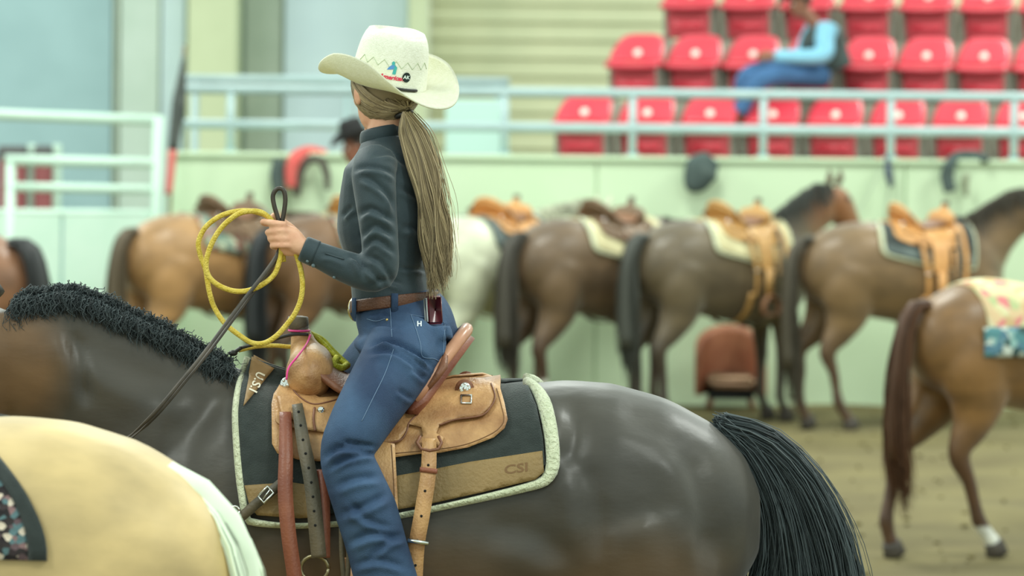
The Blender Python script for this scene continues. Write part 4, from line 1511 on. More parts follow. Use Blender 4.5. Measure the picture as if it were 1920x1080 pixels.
# hat
CROWNM = mat('cream_straw_crown', srgb(238, 238, 218), srgb(246, 246, 228), rough=0.45, scale=90, bump=0.25, bscale=260)
STRAW = mat('cream_straw', srgb(242, 242, 222), srgb(250, 250, 234), rough=0.5, scale=90, bump=0.25, bscale=260)
b_ = STRAW.node_tree.nodes['Principled BSDF']
tr_ = STRAW.node_tree.nodes.new('ShaderNodeBsdfTranslucent'); tr_.inputs['Color'].default_value = (0.92, 0.90, 0.62, 1)
mx_ = STRAW.node_tree.nodes.new('ShaderNodeMixShader'); mx_.inputs[0].default_value = 0.30
STRAW.node_tree.links.new(b_.outputs[0], mx_.inputs[1]); STRAW.node_tree.links.new(tr_.outputs[0], mx_.inputs[2])
STRAW.node_tree.links.new(mx_.outputs[0], STRAW.node_tree.nodes['Material Output'].inputs['Surface'])
HATR = rotz(math.radians(180 - 44)) @ roty(math.radians(-13)) @ rotx(math.radians(-2))
hat, HT, wall_f = hat_parts(rider, P(727, 158, DR - 0.008), HATR, STRAW, s=1.0, curl=0.072, length=0.205, width=0.172, height=0.140, thick=0.004, crown_m=CROWNM)
# black cord on the crown base, red lettering, rider emblem and round badge
def crown_pt(ph, z, lift=0.0012):
    t = z / 0.140
    p = wall_f(ph, t); q = wall_f(ph + 0.01, t); r_ = wall_f(ph, t + 0.01)
    n = unit(np.cross(q - p, r_ - p))
    if np.dot(n, [p[0], p[1], 0]) < 0: n = -n
    return HT(p + n * lift)
ph0 = math.radians(136)
MB().add(tube([crown_pt(ph0 + t, 0.012 - 0.004 * math.sin((t + 0.25) * 1.5), 0.003) for t in np.linspace(-0.28, 0.75, 24)], 0.0035, n=8)).build('hat_cord', BLACK_L, hat)
def crown_text(body, size, phc, zc, m, name, shear=0.0, bold=0.0, rot=0.0, lift=0.0015):
    v, f = text_mesh(body, size, shear, bold=bold)
    c, s = math.cos(rot), math.sin(rot)
    MB().add((np.array([crown_pt(phc + (x * c - y * s) / 0.092, zc + x * s + y * c, lift) for x, y, _ in v]), f)).build(name, m, hat)
REDI = mat('red_print', srgb(226, 52, 84), rough=0.5)
crown_text('American', 0.0155, ph0 - 0.01, 0.035, REDI, 'red_lettering', 0.35, 0.0006, rot=0.0)
TEALI = mat('teal_print', srgb(70, 180, 176), rough=0.5); BLUEI = mat('blue_print', srgb(92, 150, 214), rough=0.5)
def crown_blob(pts, m, name, lift=0.0014):
    c = np.mean(np.array(pts), axis=0)
    V = [crown_pt(ph0 + c[0] / 0.092, c[1], lift)] + [crown_pt(ph0 + x / 0.092, z, lift) for x, z in pts]
    f = [(0, i + 1, (i + 1) % len(pts) + 1) for i in range(len(pts))]
    MB().add((np.array(V), f)).build(name, m, hat)
crown_blob([(-0.014, 0.053), (0.000, 0.056), (0.006, 0.062), (0.002, 0.068), (-0.004, 0.066), (-0.010, 0.060)], BLUEI, 'emblem_body')
crown_blob([(-0.003, 0.066), (0.003, 0.066), (0.004, 0.073), (0.000, 0.077), (-0.004, 0.073)], TEALI, 'emblem_head')
crown_blob([(0.000, 0.044), (0.008, 0.044), (0.010, 0.062), (0.004, 0.068), (0.002, 0.056)], TEALI, 'emblem_leg')
bpos = [(0.036 + 0.0105 * math.cos(a), 0.040 + 0.0125 * math.sin(a)) for a in np.linspace(0, 2 * math.pi, 22, endpoint=False)]
crown_blob(bpos, mat('black_badge', srgb(24, 40, 38), rough=0.4), 'badge', 0.0024)
crown_text('AK', 0.0125, ph0 + 0.036 / 0.092, 0.040, mat('white_print', srgb(230, 244, 236), rough=0.5), 'badge_letters', bold=0.0003, lift=0.003)
zz = []
for i in range(15):
    zz.append(crown_pt(ph0 - 1.05 + i * 0.16, 0.060 + (0.017 if i % 2 else 0.0), 0.0006))
MB().add(tube(zz, 0.0007, n=4)).build('woven_zigzag', mat('green_thread', srgb(176, 196, 150), rough=0.8), hat)

# hair: cap combed back to a tie, long ponytail
HAIRM = mat('ash_blonde_hair', srgb(92, 76, 54), srgb(212, 190, 148), rough=0.42, attr='var', spec=0.5)
mb = MB()
HT_ = lambda p: HCEN + HR @ np.asarray(p, float)
tie = P(757, 214, DR - 0.055)
tl = HR.T @ (tie - HCEN)
td = unit(tl / np.array([0.1, 0.082, 0.107]))
v, f = ball((0, 0, 0), (0.095, 0.081, 0.102), 24, 16)
v[:, 2] *= np.where(v[:, 2] > 0, 0.55, 1.0)
v = v + np.array([-0.013, 0, 0.022])
keep = v.copy()
kw_ = keep @ HR.T + HCEN
hz_ = ((kw_ - P(727, 158, DR)) @ HATR)[:, 2]
mb.add((kw_, [q for q in f if max(hz_[i] for i in q) < 0.03]), 0.25)
for i in range(2400):
    a = rng.uniform(-math.pi, math.pi)
    # hairline: forehead at top front, sideburns, nape
    el = math.radians(np.interp(abs(a), [0, 0.7, 1.25, 1.6, 2.2, 3.15], [14, 8, -6, -34, -38, -42]) + (rng.uniform(0, 34) if abs(a) < 1.6 else 0)) + rng.normal(0, 0.06)
    st = np.array([math.cos(a) * math.cos(el), math.sin(a) * math.cos(el), math.sin(el)])
    om = math.acos(np.clip(np.dot(st, td), -1, 1))
    if om < 0.15: continue
    t = np.linspace(0, 1, 12)
    d = (np.sin((1 - t) * om)[:, None] * st + np.sin(t * om)[:, None] * td) / math.sin(om)
    d /= np.linalg.norm(d, axis=1)[:, None]
    lift = 1.0 + 0.04 * np.sin(t * math.pi) + rng.uniform(-0.01, 0.02)
    q = d * np.array([0.099, 0.083, 0.104]) * lift[:, None] + np.array([-0.010, 0, 0.022])
    q[-1] = tl + rng.normal(0, 0.004, 3)
    if (((q @ HR.T + HCEN) - P(727, 158, DR)) @ HATR)[:, 2].max() > 0.022: continue
    mb.add(tube(q @ HR.T + HCEN, 0.0022, n=4, caps=False), var=float(np.clip(rng.normal(0.42, 0.2), 0, 1)))
hairo = mb.build('hair', HAIRM, rider)
mb = MB().add(tube([tie + np.array([0.012 * math.cos(a), 0, 0]) * 1.5 + np.array([0, 0.018 * math.sin(a), 0.006 * math.cos(a)]) for a in np.linspace(0, 2 * math.pi, 18)], 0.007, n=8))
mb.build('hair_tie', BLACK_L, hairo)
mb = MB()
dh = DR - 0.075
gl = [[(757, 212), (750, 248), (763, 300), (777, 350), (787, 400), (794, 450), (800, 500), (805, 545)],
      [(758, 212), (756, 250), (774, 305), (788, 360), (797, 420), (804, 480), (812, 558)],
      [(760, 212), (770, 250), (790, 305), (803, 370), (812, 430), (818, 490), (826, 552)],
      [(762, 212), (784, 246), (804, 295), (818, 350), (828, 405), (834, 455), (838, 520)],
      [(764, 212), (794, 248), (812, 295), (825, 348), (835, 402), (842, 450), (848, 498), (848, 520)]]
front = [[P(x, y, dh - 0.02 - 0.03 * min(1, k / 3)) for k, (x, y) in enumerate(g)] for g in gl]
back_ = [[P(x, y, dh + 0.03) for k, (x, y) in enumerate(g)] for g in gl]
mid = catmull(np.array([P(x, y, dh) for x, y in gl[2]]), 14)
mb.add(tube(mid[:13], np.interp(np.arange(13), [0, 2, 6, 10, 12], [0.012, 0.024, 0.030, 0.026, 0.012]), np.interp(np.arange(13), [0, 2, 6, 12], [0.012, 0.02, 0.026, 0.012]), side=(0, 1, 0), n=14), 0.15)
cl_ = lambda u: u * 2.6
vf_ = lambda u: float(np.clip(0.45 + 0.30 * math.sin(u * 8.0) + 0.12 * math.sin(u * 21.0) + rng.normal(0, 0.14), 0, 1))
strands(mb, front, 1500, 0.0015, 0.0036, pts=24, wave=0.0065, wfreq=2.3, lenvar=0.22, curl=cl_, varfn=vf_)
strands(mb, back_, 420, 0.0022, 0.0055, pts=20, wave=0.006, wfreq=2.3, lenvar=0.25, curl=cl_, varfn=vf_)
strands(mb, [front[4], [p + np.array([0.02, 0, 0.0]) for p in front[4]]], 24, 0.0009, 0.008, pts=22, wave=0.010, wfreq=2.0, lenvar=0.3)
pny = mb.build('ponytail', HAIRM, rider)

# ---------------------------------------------------------------- reins, rope, strings
def rope(path, r, n, name, m, parent, sides=8, sub=80):
    return MB().add(tube(catmull(np.array(path), sub), r, n=sides)).build(name, m, parent)


REIN = mat('dark_rein_leather', srgb(52, 46, 38), srgb(78, 68, 56), rough=0.4, scale=20)
hx = np.array([main_horse.location[0], main_horse.location[1], 0.0])
rn = empty('reins', P(521, 470, hk))
tag(rn, 'dark leather reins from the rider\'s hand to the dark bay horse\'s bit', 'reins')
bit = np.array([XB - 2.20, DR - 0.07, 1.30])
r1 = [P(527, 430, hk + 0.012), P(520, 478, hk + 0.008), P(445, 578, hk - 0.03), P(354, 697, hk - 0.09), P(236, 822, hk - 0.12), P(60, 900, hk - 0.10), bit]
def ribbon(path, w, th, side, sub=60):
    return tube(catmull(np.array(path), sub), th, w, side=side, n=8, power=0.6)
sd = unit(np.array([0.75, 0.15, 0.62]))
MB().add(ribbon(r1, 0.0052, 0.002, sd)).build('rein', REIN, rn)
r2_ = [p + np.array([0.007, 0.02, -0.003]) * (0.4 if i < 2 else 1) for i, p in enumerate(r1[:-1])] + [bit + np.array([0, 0.14, 0])]
MB().add(ribbon(r2_, 0.0045, 0.002, sd)).build('rein', REIN, rn)
loop = [P(528, 440, hk + 0.012), P(522, 412, hk + 0.01), P(514, 385, hk + 0.01), P(512, 366, hk + 0.01), P(520, 354, hk + 0.01), P(531, 356, hk + 0.01), P(535, 372, hk + 0.01), P(533, 395, hk + 0.01), P(529, 418, hk + 0.01), P(530, 440, hk + 0.012)]
MB().add(ribbon(loop, 0.006, 0.0055, (0.25, 1, 0), 50)).build('rein_loop', REIN, rn)
MB().add(tube([bit + np.array([0, -0.01, 0]), bit + np.array([0, 0.15, 0])], 0.006, n=8)).build('bit', STEEL, rn)

lr = empty('lariat', P(525, 445, hk))
tag(lr, 'coiled yellow lariat rope held in the rider\'s left hand', 'rope')
def z3(x, y):
    return (340 + x / 2.918, 330 + y / 2.918)
big = [(560, 470), (540, 300), (490, 235), (430, 203), (340, 190), (230, 212), (140, 272), (95, 355), (103, 430), (132, 510), (142, 570), (156, 645), (182, 722), (240, 808), (330, 880), (390, 914), (455, 914), (520, 875), (575, 815), (620, 755), (652, 680), (663, 600), (655, 520), (632, 440), (600, 380), (540, 330), (505, 300)]
sm = [(545, 330), (500, 250), (440, 200), (370, 193), (300, 214), (222, 280), (166, 370), (136, 470), (148, 545), (200, 596), (280, 628), (360, 628), (440, 596), (510, 535), (542, 440), (545, 360)]
bp = [P(*z3(x, y), hk + 0.022 + 0.02 * math.sin(i * 0.24)) for i, (x, y) in enumerate(big)]
sp = [P(*z3(x, y), hk + 0.016 - 0.02 * math.sin(i * 0.2)) for i, (x, y) in enumerate(sm)]
rope(bp, 0.0066, 0, 'coil', ROPE_Y, lr, 10, 220)
rope(sp, 0.0066, 0, 'coil', ROPE_Y, lr, 10, 200)
# rope hanging from the horn on the far side, and its tail across the withers
GREENY = mat('green_yellow_rope', srgb(196, 196, 40), srgb(226, 222, 84), rough=0.6, scale=60, bump=0.5, bscale=220)
hr = empty('spare_rope', P(590, 640, DR))
tag(hr, 'yellow-green rope bunched behind the saddle horn', 'rope')
for k, (ox, oy, od) in enumerate(((0, 0, 0.03), (5, 4, 0.045), (-3, 7, 0.06), (9, 2, 0.07))):
    pts = [P(578 + ox * 0.3, 622 + oy, DR + od - 0.03), P(596 + ox, 634 + oy, DR + od), P(616 + ox, 655 + oy, DR + od), P(636 + ox, 674 + oy, DR + od), P(650 + ox * 0.4, 684 + oy * 0.5, DR + od), P(630 + ox, 690 + oy * 0.3, DR + od + 0.02), P(606 + ox, 668 + oy, DR + od + 0.02), P(588, 640 + oy, DR + od)]
    rope(pts, 0.0058, 0, 'loop', GREENY, hr, 8, 60)
rope([P(650, 684, DR + 0.03), P(640, 690, DR + 0.0), P(625, 683, DR - 0.01), P(632, 670, DR + 0.01)], 0.009, 0, 'knot', GREENY, hr, 8, 30)
rope([P(448, 657, DR - 0.02), P(480, 650, DR), P(515, 648, DR + 0.01), P(550, 650, DR + 0.02), P(590, 644, DR + 0.04)], 0.0055, 0, 'tail_end', ROPE_Y, hr, 8, 40)
# black rod-like quirt tied to the horn, pink cord
qt = empty('quirt', P(520, 640, DR - 0.04))
tag(qt, 'thin black quirt lying from the horse\'s withers to the saddle horn', 'quirt')
rope([P(452, 652, DR - 0.03), P(500, 640, DR - 0.035), P(545, 628, DR - 0.04), P(578, 627, DR - 0.03)], 0.0042, 0, 'shaft', BLACK_L, qt, 8, 30)
MB().add(ball(P(437, 662, DR - 0.03), (0.012, 0.01, 0.008), 10, 6)).build('knob', BLACK_L, qt)
rope([P(437, 662, DR - 0.03), P(452, 652, DR - 0.03)], 0.005, 0, 'grip', BLACK_L, qt, 8, 8)
pk = empty('pink_cord', P(560, 640, DR - 0.05))
tag(pk, 'bright pink cord tied round the saddle horn and hung to the front concho', 'cord')
PINK = mat('hot_pink_cord', srgb(232, 60, 140), srgb(240, 80, 156), rough=0.5)
nx_ = XB - 1.156
ring = [np.array([nx_ + 0.0265 * math.cos(a), DR + 0.0265 * math.sin(a), 1.622]) for a in np.linspace(0, 2 * math.pi, 24)]
rope(ring, 0.0026, 0, 'wrap', PINK, pk, 6, 40)
rope([P(582, 628, DR - 0.03), P(575, 645, DR - 0.075), P(558, 668, DR - 0.19), P(541, 690, DR - 0.24), P(537, 712, DR - 0.25)], 0.0026, 0, 'hanging_end', PINK, pk, 6, 40)

# ================================================================ the other horses
def place(px, d):
    return (P(px, 248, d)[0], d, 0)


def recolor(o, table):
    for ch in [o] + list(o.children_recursive):
        if ch.type == 'MESH':
            for sl in ch.material_slots:
                if sl.material and sl.material.name in table:
                    m = table[sl.material.name]
                    sl.link = 'OBJECT'
                    sl.material = m


# colour spotted woven blankets
def woven(name, cols, scale=(40, 40, 70)):
    m = bpy.data.materials.new(name); m.use_nodes = True
    N, L = m.node_tree.nodes, m.node_tree.links
    b = N['Principled BSDF']; b.inputs['Roughness'].default_value = 0.95
    tc = N.new('ShaderNodeTexCoord'); mpn = N.new('ShaderNodeMapping'); mpn.inputs['Scale'].default_value = scale
    L.new(tc.outputs['Object'], mpn.inputs['Vector'])
    vo = N.new('ShaderNodeTexVoronoi'); vo.inputs['Scale'].default_value = 1.0
    L.new(mpn.outputs[0], vo.inputs['Vector'])
    sp = N.new('ShaderNodeSeparateColor'); L.new(vo.outputs['Color'], sp.inputs[0])
    rp = N.new('ShaderNodeValToRGB'); rp.color_ramp.interpolation = 'CONSTANT'
    el = rp.color_ramp.elements
    for i, c in enumerate(cols):
        e = el[i] if i < 2 else el.new(0.5)
        e.color = (*c, 1)
    for i in range(len(cols)):
        el[i].position = i / len(cols)
    L.new(sp.outputs[0], rp.inputs['Fac']); L.new(rp.outputs[0], b.inputs['Base Color'])
    bp = N.new('ShaderNodeBump'); bp.inputs['Strength'].default_value = 0.6; bp.inputs['Distance'].default_value = 0.004
    L.new(vo.outputs['Distance'], bp.inputs['Height']); L.new(bp.outputs[0], b.inputs['Normal'])
    return m


BG = 'horses tied along the arena wall'
# palomino in front, left
pal, pal_me, pal_bv = make_horse('palomino_horse', 'pale golden palomino rump with white tail, nearest at the lower left', place(452, 6.78), math.pi - 0.22, srgb(212, 184, 128), points=None, scale=1.02, voxel=0.014,
                         tailcol=srgb(228, 240, 216), tail_n=1400, tail=0.02, tailj=0.007, rough=0.5, mane=(0.2, 1, 0.0), mane_n=400,
                         tailpts=[[(0.15, 0, 1.39), (0.07, y * 0.5, 1.353), (0.0, y, 1.268), (-0.035, y * 1.3, 1.12), (-0.04, y * 1.3, 0.8), (-0.04, y, 0.4)] for y in (-0.06, 0.0, 0.06)])
def blanket(name, label, horse, front, back, zl, main, border, bw=0.035, slant=0.42):
    r = root_like(name, horse)
    tag(r, label, 'blanket')
    over_top(front, back + bw, 0.008, 0.012, main, 'weave', r, zl, 20, 40, slant)
    over_top(back + bw, back, 0.010, 0.013, border, 'border', r, zl, 3, 40, slant)
    return r
W1 = woven('dark_woven_blanket', [srgb(38, 34, 36), srgb(60, 50, 52), srgb(104, 84, 88), srgb(44, 38, 40), srgb(140, 110, 110), srgb(222, 206, 186), srgb(52, 46, 46), srgb(92, 120, 124)], (70, 60, 85))
blanket('woven_blanket', 'dark patterned woven blanket with black border on the palomino', pal, 1.05, 0.30, 1.25, W1, FELT)

# chestnut walking at the right edge
che, che_me, _ = make_horse('chestnut_horse', 'chestnut horse walking at the right edge, tail hanging', place(1722, 16.9), 0.50, srgb(128, 92, 50), points=srgb(84, 56, 34), scale=0.93, tailcol=srgb(78, 50, 30),
                            voxel=0.018, tail=0.05, tail_n=300, hind=((-0.26, 0.0), (0.30, 0.0)), fore=((0.2, 0), (-0.15, 0)), sock=[(-1, -1, 0.16)],
                            tailpts=[[(0.07, y * 0.4, 1.375), (-0.02, y * 0.9, 1.36), (-0.085, y, 1.22), (-0.12, y * 1.4, 0.95), (-0.12, y * 1.5, 0.6), (-0.07, y * 1.2, 0.26)] for y in (-0.05, 0.05)])
W2 = woven('floral_woven_blanket', [srgb(214, 206, 160), srgb(206, 176, 130), srgb(222, 214, 176), srgb(218, 190, 150), srgb(180, 190, 140), srgb(216, 130, 130)], (16, 16, 16))
W3 = woven('teal_woven_border', [srgb(90, 140, 146), srgb(60, 84, 84), srgb(150, 190, 186), srgb(90, 130, 150), srgb(200, 210, 200)], (20, 20, 24))
b2 = root_like('floral_blanket', che)
tag(b2, 'cream and pink blanket with teal band on the chestnut horse at the right edge', 'blanket')
over_top(1.1, 0.29, 0.010, 0.012, W2, 'weave', b2, 1.24, 16, 40)
for s in (1, -1):
    def bandfn(u, v, s=s):
        x = 0.25 + 0.85 * u
        z = 1.26 - 0.16 * v
        return (x, s * (barrel_y(x, z, 0.022)), z)
    MB().add(grid_shell(bandfn, 18, 6, -0.008 * s)).build('band', W3, b2, world=False)

# horses along the wall
specs = [
    # name, label, px, d, heading, colour, points, tail colour, neck, extra
    ('buckskin_horse', 'golden-brown horse with dark tail beside the white gate', 242, 24.3, 0.78, srgb(166, 126, 80), srgb(104, 74, 48), srgb(88, 76, 58), -0.55, {}),
    ('brown_horse', 'brown horse with near-black tail behind the rider\'s forearm', 500, 24.4, 0.80, srgb(112, 80, 50), srgb(56, 44, 34), srgb(36, 40, 42), -0.6, {}),
    ('grey_horse', 'pale grey horse seen from behind, right of the rider\'s ponytail', 805, 24.35, 0.98, srgb(208, 212, 184), srgb(120, 104, 78), srgb(190, 192, 168), -0.30, dict(yaw=-0.35)),
    ('dark_bay_horse', 'brown horse with white hind sock, right of the grey horse', 972, 24.2, 0.74, srgb(104, 82, 58), srgb(70, 48, 34), srgb(66, 62, 54), -0.62, dict(sock=[(-1, -1, 0.34)], hind=((-0.02, 0), (0.10, 0)))),
    ('seal_brown_horse', 'dark brown horse with grey-black tail and raised chestnut head, second from right along the wall', 1200, 24.2, 0.66, srgb(98, 84, 62), srgb(60, 50, 40), srgb(66, 68, 62), 0.02, dict(hind=((0.0, 0), (0.06, 0)), blaze=[(1.9, 0, 1.6, (0.42, 0.4, 0.42), srgb(150, 100, 62))])),
    ('bay_horse', 'brown horse with long dark tail and orange saddle, rightmost along the wall', 1508, 24.2, 0.36, srgb(122, 96, 64), srgb(84, 62, 44), srgb(72, 66, 54), 0.0, dict(hind=((-0.08, 0), (0.17, 0)))),
]
placed = {}
for (nm, lab, px, d, th, c, pt, tcol, nk_, kw) in specs:
    tp = [[(0.07, y * 0.4, 1.375), (-0.02, y * 0.9, 1.36), (-0.085, y, 1.22), (-0.10, y * 1.4, 0.95), (-0.085, y * 1.4, 0.6), (-0.05, y, (0.12 if nm == 'bay_horse' else 0.32))] for y in (-0.07, 0.07)]
    o, m_, b_ = make_horse(nm, lab, place(px, d), th, c, points=pt, tailcol=tcol, neck=nk_, voxel=0.022, tail=0.075, tail_n=170, mane=(0.16, -1, 0.0), mane_n=260, group=BG, tailpts=tp, **kw)
    placed[nm] = o
# horse at the left edge, facing out of the picture
lo_, _, _ = make_horse('liver_horse', 'reddish-brown rump with black tail at the left edge beside the gate', place(56, 20.3), math.pi - 0.45, srgb(140, 98, 70), points=srgb(60, 48, 40), tailcol=srgb(44, 46, 46), voxel=0.022, tail=0.07, tail_n=220,
                       tailpts=[[(0.12, y * 0.5, 1.42), (0.0, y, 1.40), (-0.07, y, 1.22), (-0.09, y * 1.4, 0.95), (-0.07, y * 1.3, 0.6), (-0.05, y, 0.35)] for y in (-0.08, 0.08)])

# saddles and pads: copies of the first, in each horse's own colours
def kit(horse, label_s, label_p, table, table_p):
    s = copy_tree(sad); p = copy_tree(pad)
    for q in (s, p):
        q.location = horse.location; q.rotation_euler = horse.rotation_euler; q.scale = horse.scale
    s['label'] = label_s; p['label'] = label_p
    for q in list(s.children):
        if q.name.startswith(('strap_hole', 'skirt_stitching', 'fender_stitching', 'saddle_string')):
            bpy.data.objects.remove(q)
    for q in list(p.children):
        if q.name.startswith(('lettering', 'stamped_mark', 'tab')):
            bpy.data.objects.remove(q)
    recolor(s, table); recolor(p, table_p)
    return s, p


def lm(name, c1, c2):
    return mat(name, srgb(*c1), srgb(*c2), rough=0.5, scale=8)


CREAMF = lm('cream_felt', (196, 186, 142), (212, 204, 160))
DARKL = lm('dark_saddle_leather', (104, 82, 60), (124, 98, 72))
ORL = lm('orange_saddle_leather', (196, 140, 80), (214, 158, 96))
TANL = lm('honey_saddle_leather', (178, 134, 76), (196, 152, 92))
GREYW = woven('grey_green_weave', [srgb(120, 140, 124), srgb(150, 160, 140), srgb(170, 120, 110), srgb(96, 110, 104), srgb(190, 200, 170)], (18, 18, 24))
BW = lm('blue_grey_felt', (70, 82, 80), (92, 104, 100))
T = lambda m: {'tan_leather': m, 'worn_brown_leather': lm('worn_' + m.name, (120, 84, 60), (140, 100, 72)), 'red_brown_strap_leather': m, 'pink_tan_leather': m}
kit(placed['buckskin_horse'], 'dark brown saddle on the golden-brown horse by the gate', 'grey-green woven pad on the golden-brown horse', T(DARKL), {'black_felt': GREYW, 'cream_fleece': GREYW, 'pad_wear_leather': GREYW})
kit(placed['brown_horse'], 'brown saddle beneath the hatted man behind the rider', 'multicoloured woven pad on the brown horse behind the rider\'s arm', T(TANL), {'black_felt': GREYW, 'cream_fleece': GREYW})
kit(placed['grey_horse'], 'orange-tan saddle on the pale grey horse', 'blue-grey saddle pad on the pale grey horse', T(ORL), {'black_felt': BW, 'cream_fleece': BW, 'pad_wear_leather': BW})
kit(placed['dark_bay_horse'], 'dark brown saddle on the brown horse with the white sock', 'cream saddle pad on the brown horse with the white sock', T(DARKL), {'black_felt': CREAMF, 'pad_wear_leather': CREAMF})
kit(placed['seal_brown_horse'], 'honey-coloured saddle on the dark brown horse with raised head', 'cream fleece pad on the dark brown horse with raised head', T(TANL), {'black_felt': CREAMF, 'pad_wear_leather': CREAMF})
kit(placed['bay_horse'], 'orange-tan saddle with silver conchos on the rightmost horse along the wall', 'black and pale saddle pad on the rightmost horse along the wall', T(ORL), {'pad_wear_leather': BW})

# ================================================================ people in the background
def figure(label, J, hatcol, shirt_c, jean_c, vest_c=None, skin_c=(150, 100, 78), tilt=0.0, name='person', facing=math.pi, bulk=1.0):
    root = np.asarray(J['hip'], float)
    R = rotz(facing) @ roty(tilt)
    sk = mat('skin_%d' % skin_c[0], srgb(*skin_c), rough=0.55)
    f = np.array([math.cos(facing), math.sin(facing), 0]); l = np.array([-f[1], f[0], 0])
    c = np.asarray(J['chest'], float); h = root
    parts = head_shapes(J['head'], R) + [tube([np.asarray(J['head']) - np.array([0, 0, 0.03]), c + (c - h) * 0.35], 0.055, n=12, sub=6)]
    for s in ('L', 'R'):
        w, e, sh = J['wr' + s], J['el' + s], J['sh' + s]
        parts.append(tube([w, e, sh], [0.028, 0.036, 0.045], n=10, sub=16))
        fd = unit(np.asarray(w) - np.asarray(e))
        parts += hand_shapes(w, np.asarray(w) + fd * 0.085, np.array([0, 0, 1.0]) if abs(fd[2]) < 0.7 else f, -l if s == 'L' else l, 1.05)
    parts.append(tube([h, (c + h) / 2, c], [0.08, 0.08, 0.09], [0.12, 0.12, 0.14], side=l, n=14, sub=10))
    me = bake(parts, 0.011, 2)
    me.transform(Matrix.Translation(-Vector(root)))
    o = mesh_obj(name, me, sk)
    o.location = root
    ROOTLOC[o.name] = root
    tag(o, label, 'person')
    eyes(J['head'], R, o)
    def cl(nm, ps, m, vox=0.012):
        q = bake(ps, vox, 4)
        q.transform(Matrix.Translation(-Vector(root)))
        return mesh_obj(nm, q, m, o)
    tors = lambda k: tube([h + (h - c) * 0.1, h, h * 0.5 + c * 0.5, c, c + (c - h) * 0.30, c + (c - h) * 0.42], np.array([0.11, 0.125, 0.125, 0.135, 0.09, 0.06]) * k * bulk, np.array([0.15, 0.16, 0.165, 0.19, 0.15, 0.07]) * k * bulk, side=l, n=20, sub=24)
    sl_ = [tube([np.asarray(J['sh' + s]), (np.asarray(J['sh' + s]) + np.asarray(J['el' + s])) / 2, J['el' + s], J['wr' + s]], np.array([0.075, 0.066, 0.058, 0.042]) * bulk, n=14, sub=24) for s in ('L', 'R')]
    SM = mat('shirt_%d_%d' % shirt_c[:2], srgb(*shirt_c), rough=0.8)
    cl('shirt', [tors(1.0)] + sl_, SM)
    if vest_c:
        cl('vest', [tors(1.09)], mat('vest_%d' % vest_c[0], srgb(*vest_c), rough=0.8))
    JM = mat('jeans_%d_%d' % jean_c[:2], srgb(*jean_c), tuple(np.array(srgb(*jean_c)) * 1.3), rough=0.85, scale=10)
    cl('jeans', [tube([h + (c - h) * 0.12, h, h - (c - h) * 0.12], [0.12, 0.135, 0.11], [0.16, 0.18, 0.15], side=l, n=16, sub=8)] +
       [tube([np.asarray(J['th' + s]), J['kn' + s], J['an' + s]], np.array([0.095, 0.075, 0.058]) * (0.5 + 0.5 * bulk), n=14, sub=24) for s in ('L', 'R')], JM)
    for s in ('L', 'R'):
        a = np.asarray(J['an' + s], float); t = np.asarray(J['toe' + s], float)
        cl('boot', [tube([a + (a - t) * 0.1 + np.array([0, 0, 0.06]), a, a + (t - a) * 0.05 - np.array([0, 0, 0.05])], [0.052, 0.048, 0.046], n=12, sub=8),
                    tube([a + (a - t) * 0.2 - np.array([0, 0, 0.05]), (a + t) / 2 - np.array([0, 0, 0.02]), t], [0.04, 0.042, 0.022], n=12, sub=10)], mat('brown_boot', srgb(110, 78, 52), rough=0.5), 0.012)
    hat_parts(o, np.asarray(J['head']) + R @ np.array([-0.005, 0, 0.075]), R @ roty(0.05), mat('hat_%d' % hatcol[0], srgb(*hatcol), rough=0.8), s=1.0, curl=0.06)
    hm_ = MB()
    v, fc = ball((0, 0, 0), (0.094, 0.080, 0.09), 16, 10)
    hm_.add(((v + np.array([-0.02, 0, 0.025])) @ R.T + np.asarray(J['head']), fc))
    hm_.build('hair', mat('dark_hair', srgb(50, 40, 32), rough=0.7), o)
    return o


ds = 28.0
stand = figure('person in light blue sleeves and dark vest sitting among the red seats, leaning forward',
       dict(head=P(1500, 4, ds), chest=P(1540, 72, ds + 0.05), hip=P(1560, 128, ds + 0.05), shL=P(1552, 48, ds - 0.20), elL=P(1540, 104, ds - 0.30), wrL=P(1452, 106, ds - 0.34), shR=P(1530, 52, ds + 0.22), elR=P(1500, 105, ds + 0.15), wrR=P(1440, 110, ds - 0.10),
            thL=P(1545, 140, ds - 0.05), knL=P(1432, 147, ds - 0.40), anL=P(1385, 212, ds - 0.45), toeL=P(1345, 222, ds - 0.48), thR=P(1540, 138, ds + 0.12), knR=P(1408, 140, ds - 0.2), anR=P(1392, 205, ds - 0.20), toeR=P(1358, 224, ds - 0.26)),
       (58, 48, 40), (140, 200, 226), (60, 98, 140), vest_c=(62, 76, 74), tilt=0.35, facing=math.radians(195), bulk=1.25)
kb = placed['brown_horse']
dm = 25.3
man = figure('man in black hat on horseback, mostly hidden behind the rider',
       dict(head=P(666, 276, dm), chest=P(684, 345, dm), hip=P(696, 410, dm), shL=P(690, 318, dm + 0.17), elL=P(700, 370, dm + 0.22), wrL=P(672, 402, dm + 0.1), shR=P(690, 318, dm - 0.17), elR=P(704, 370, dm - 0.22), wrR=P(676, 400, dm - 0.1),
            thL=P(692, 415, dm + 0.1), knL=P(668, 468, dm + 0.36), anL=P(684, 555, dm + 0.4), toeL=P(660, 566, dm + 0.4), thR=P(692, 415, dm - 0.1), knR=P(672, 470, dm - 0.42), anR=P(690, 556, dm - 0.44), toeR=P(668, 566, dm - 0.44)),
       (34, 34, 34), (120, 96, 120), (70, 84, 104), tilt=0.25, facing=math.radians(200))

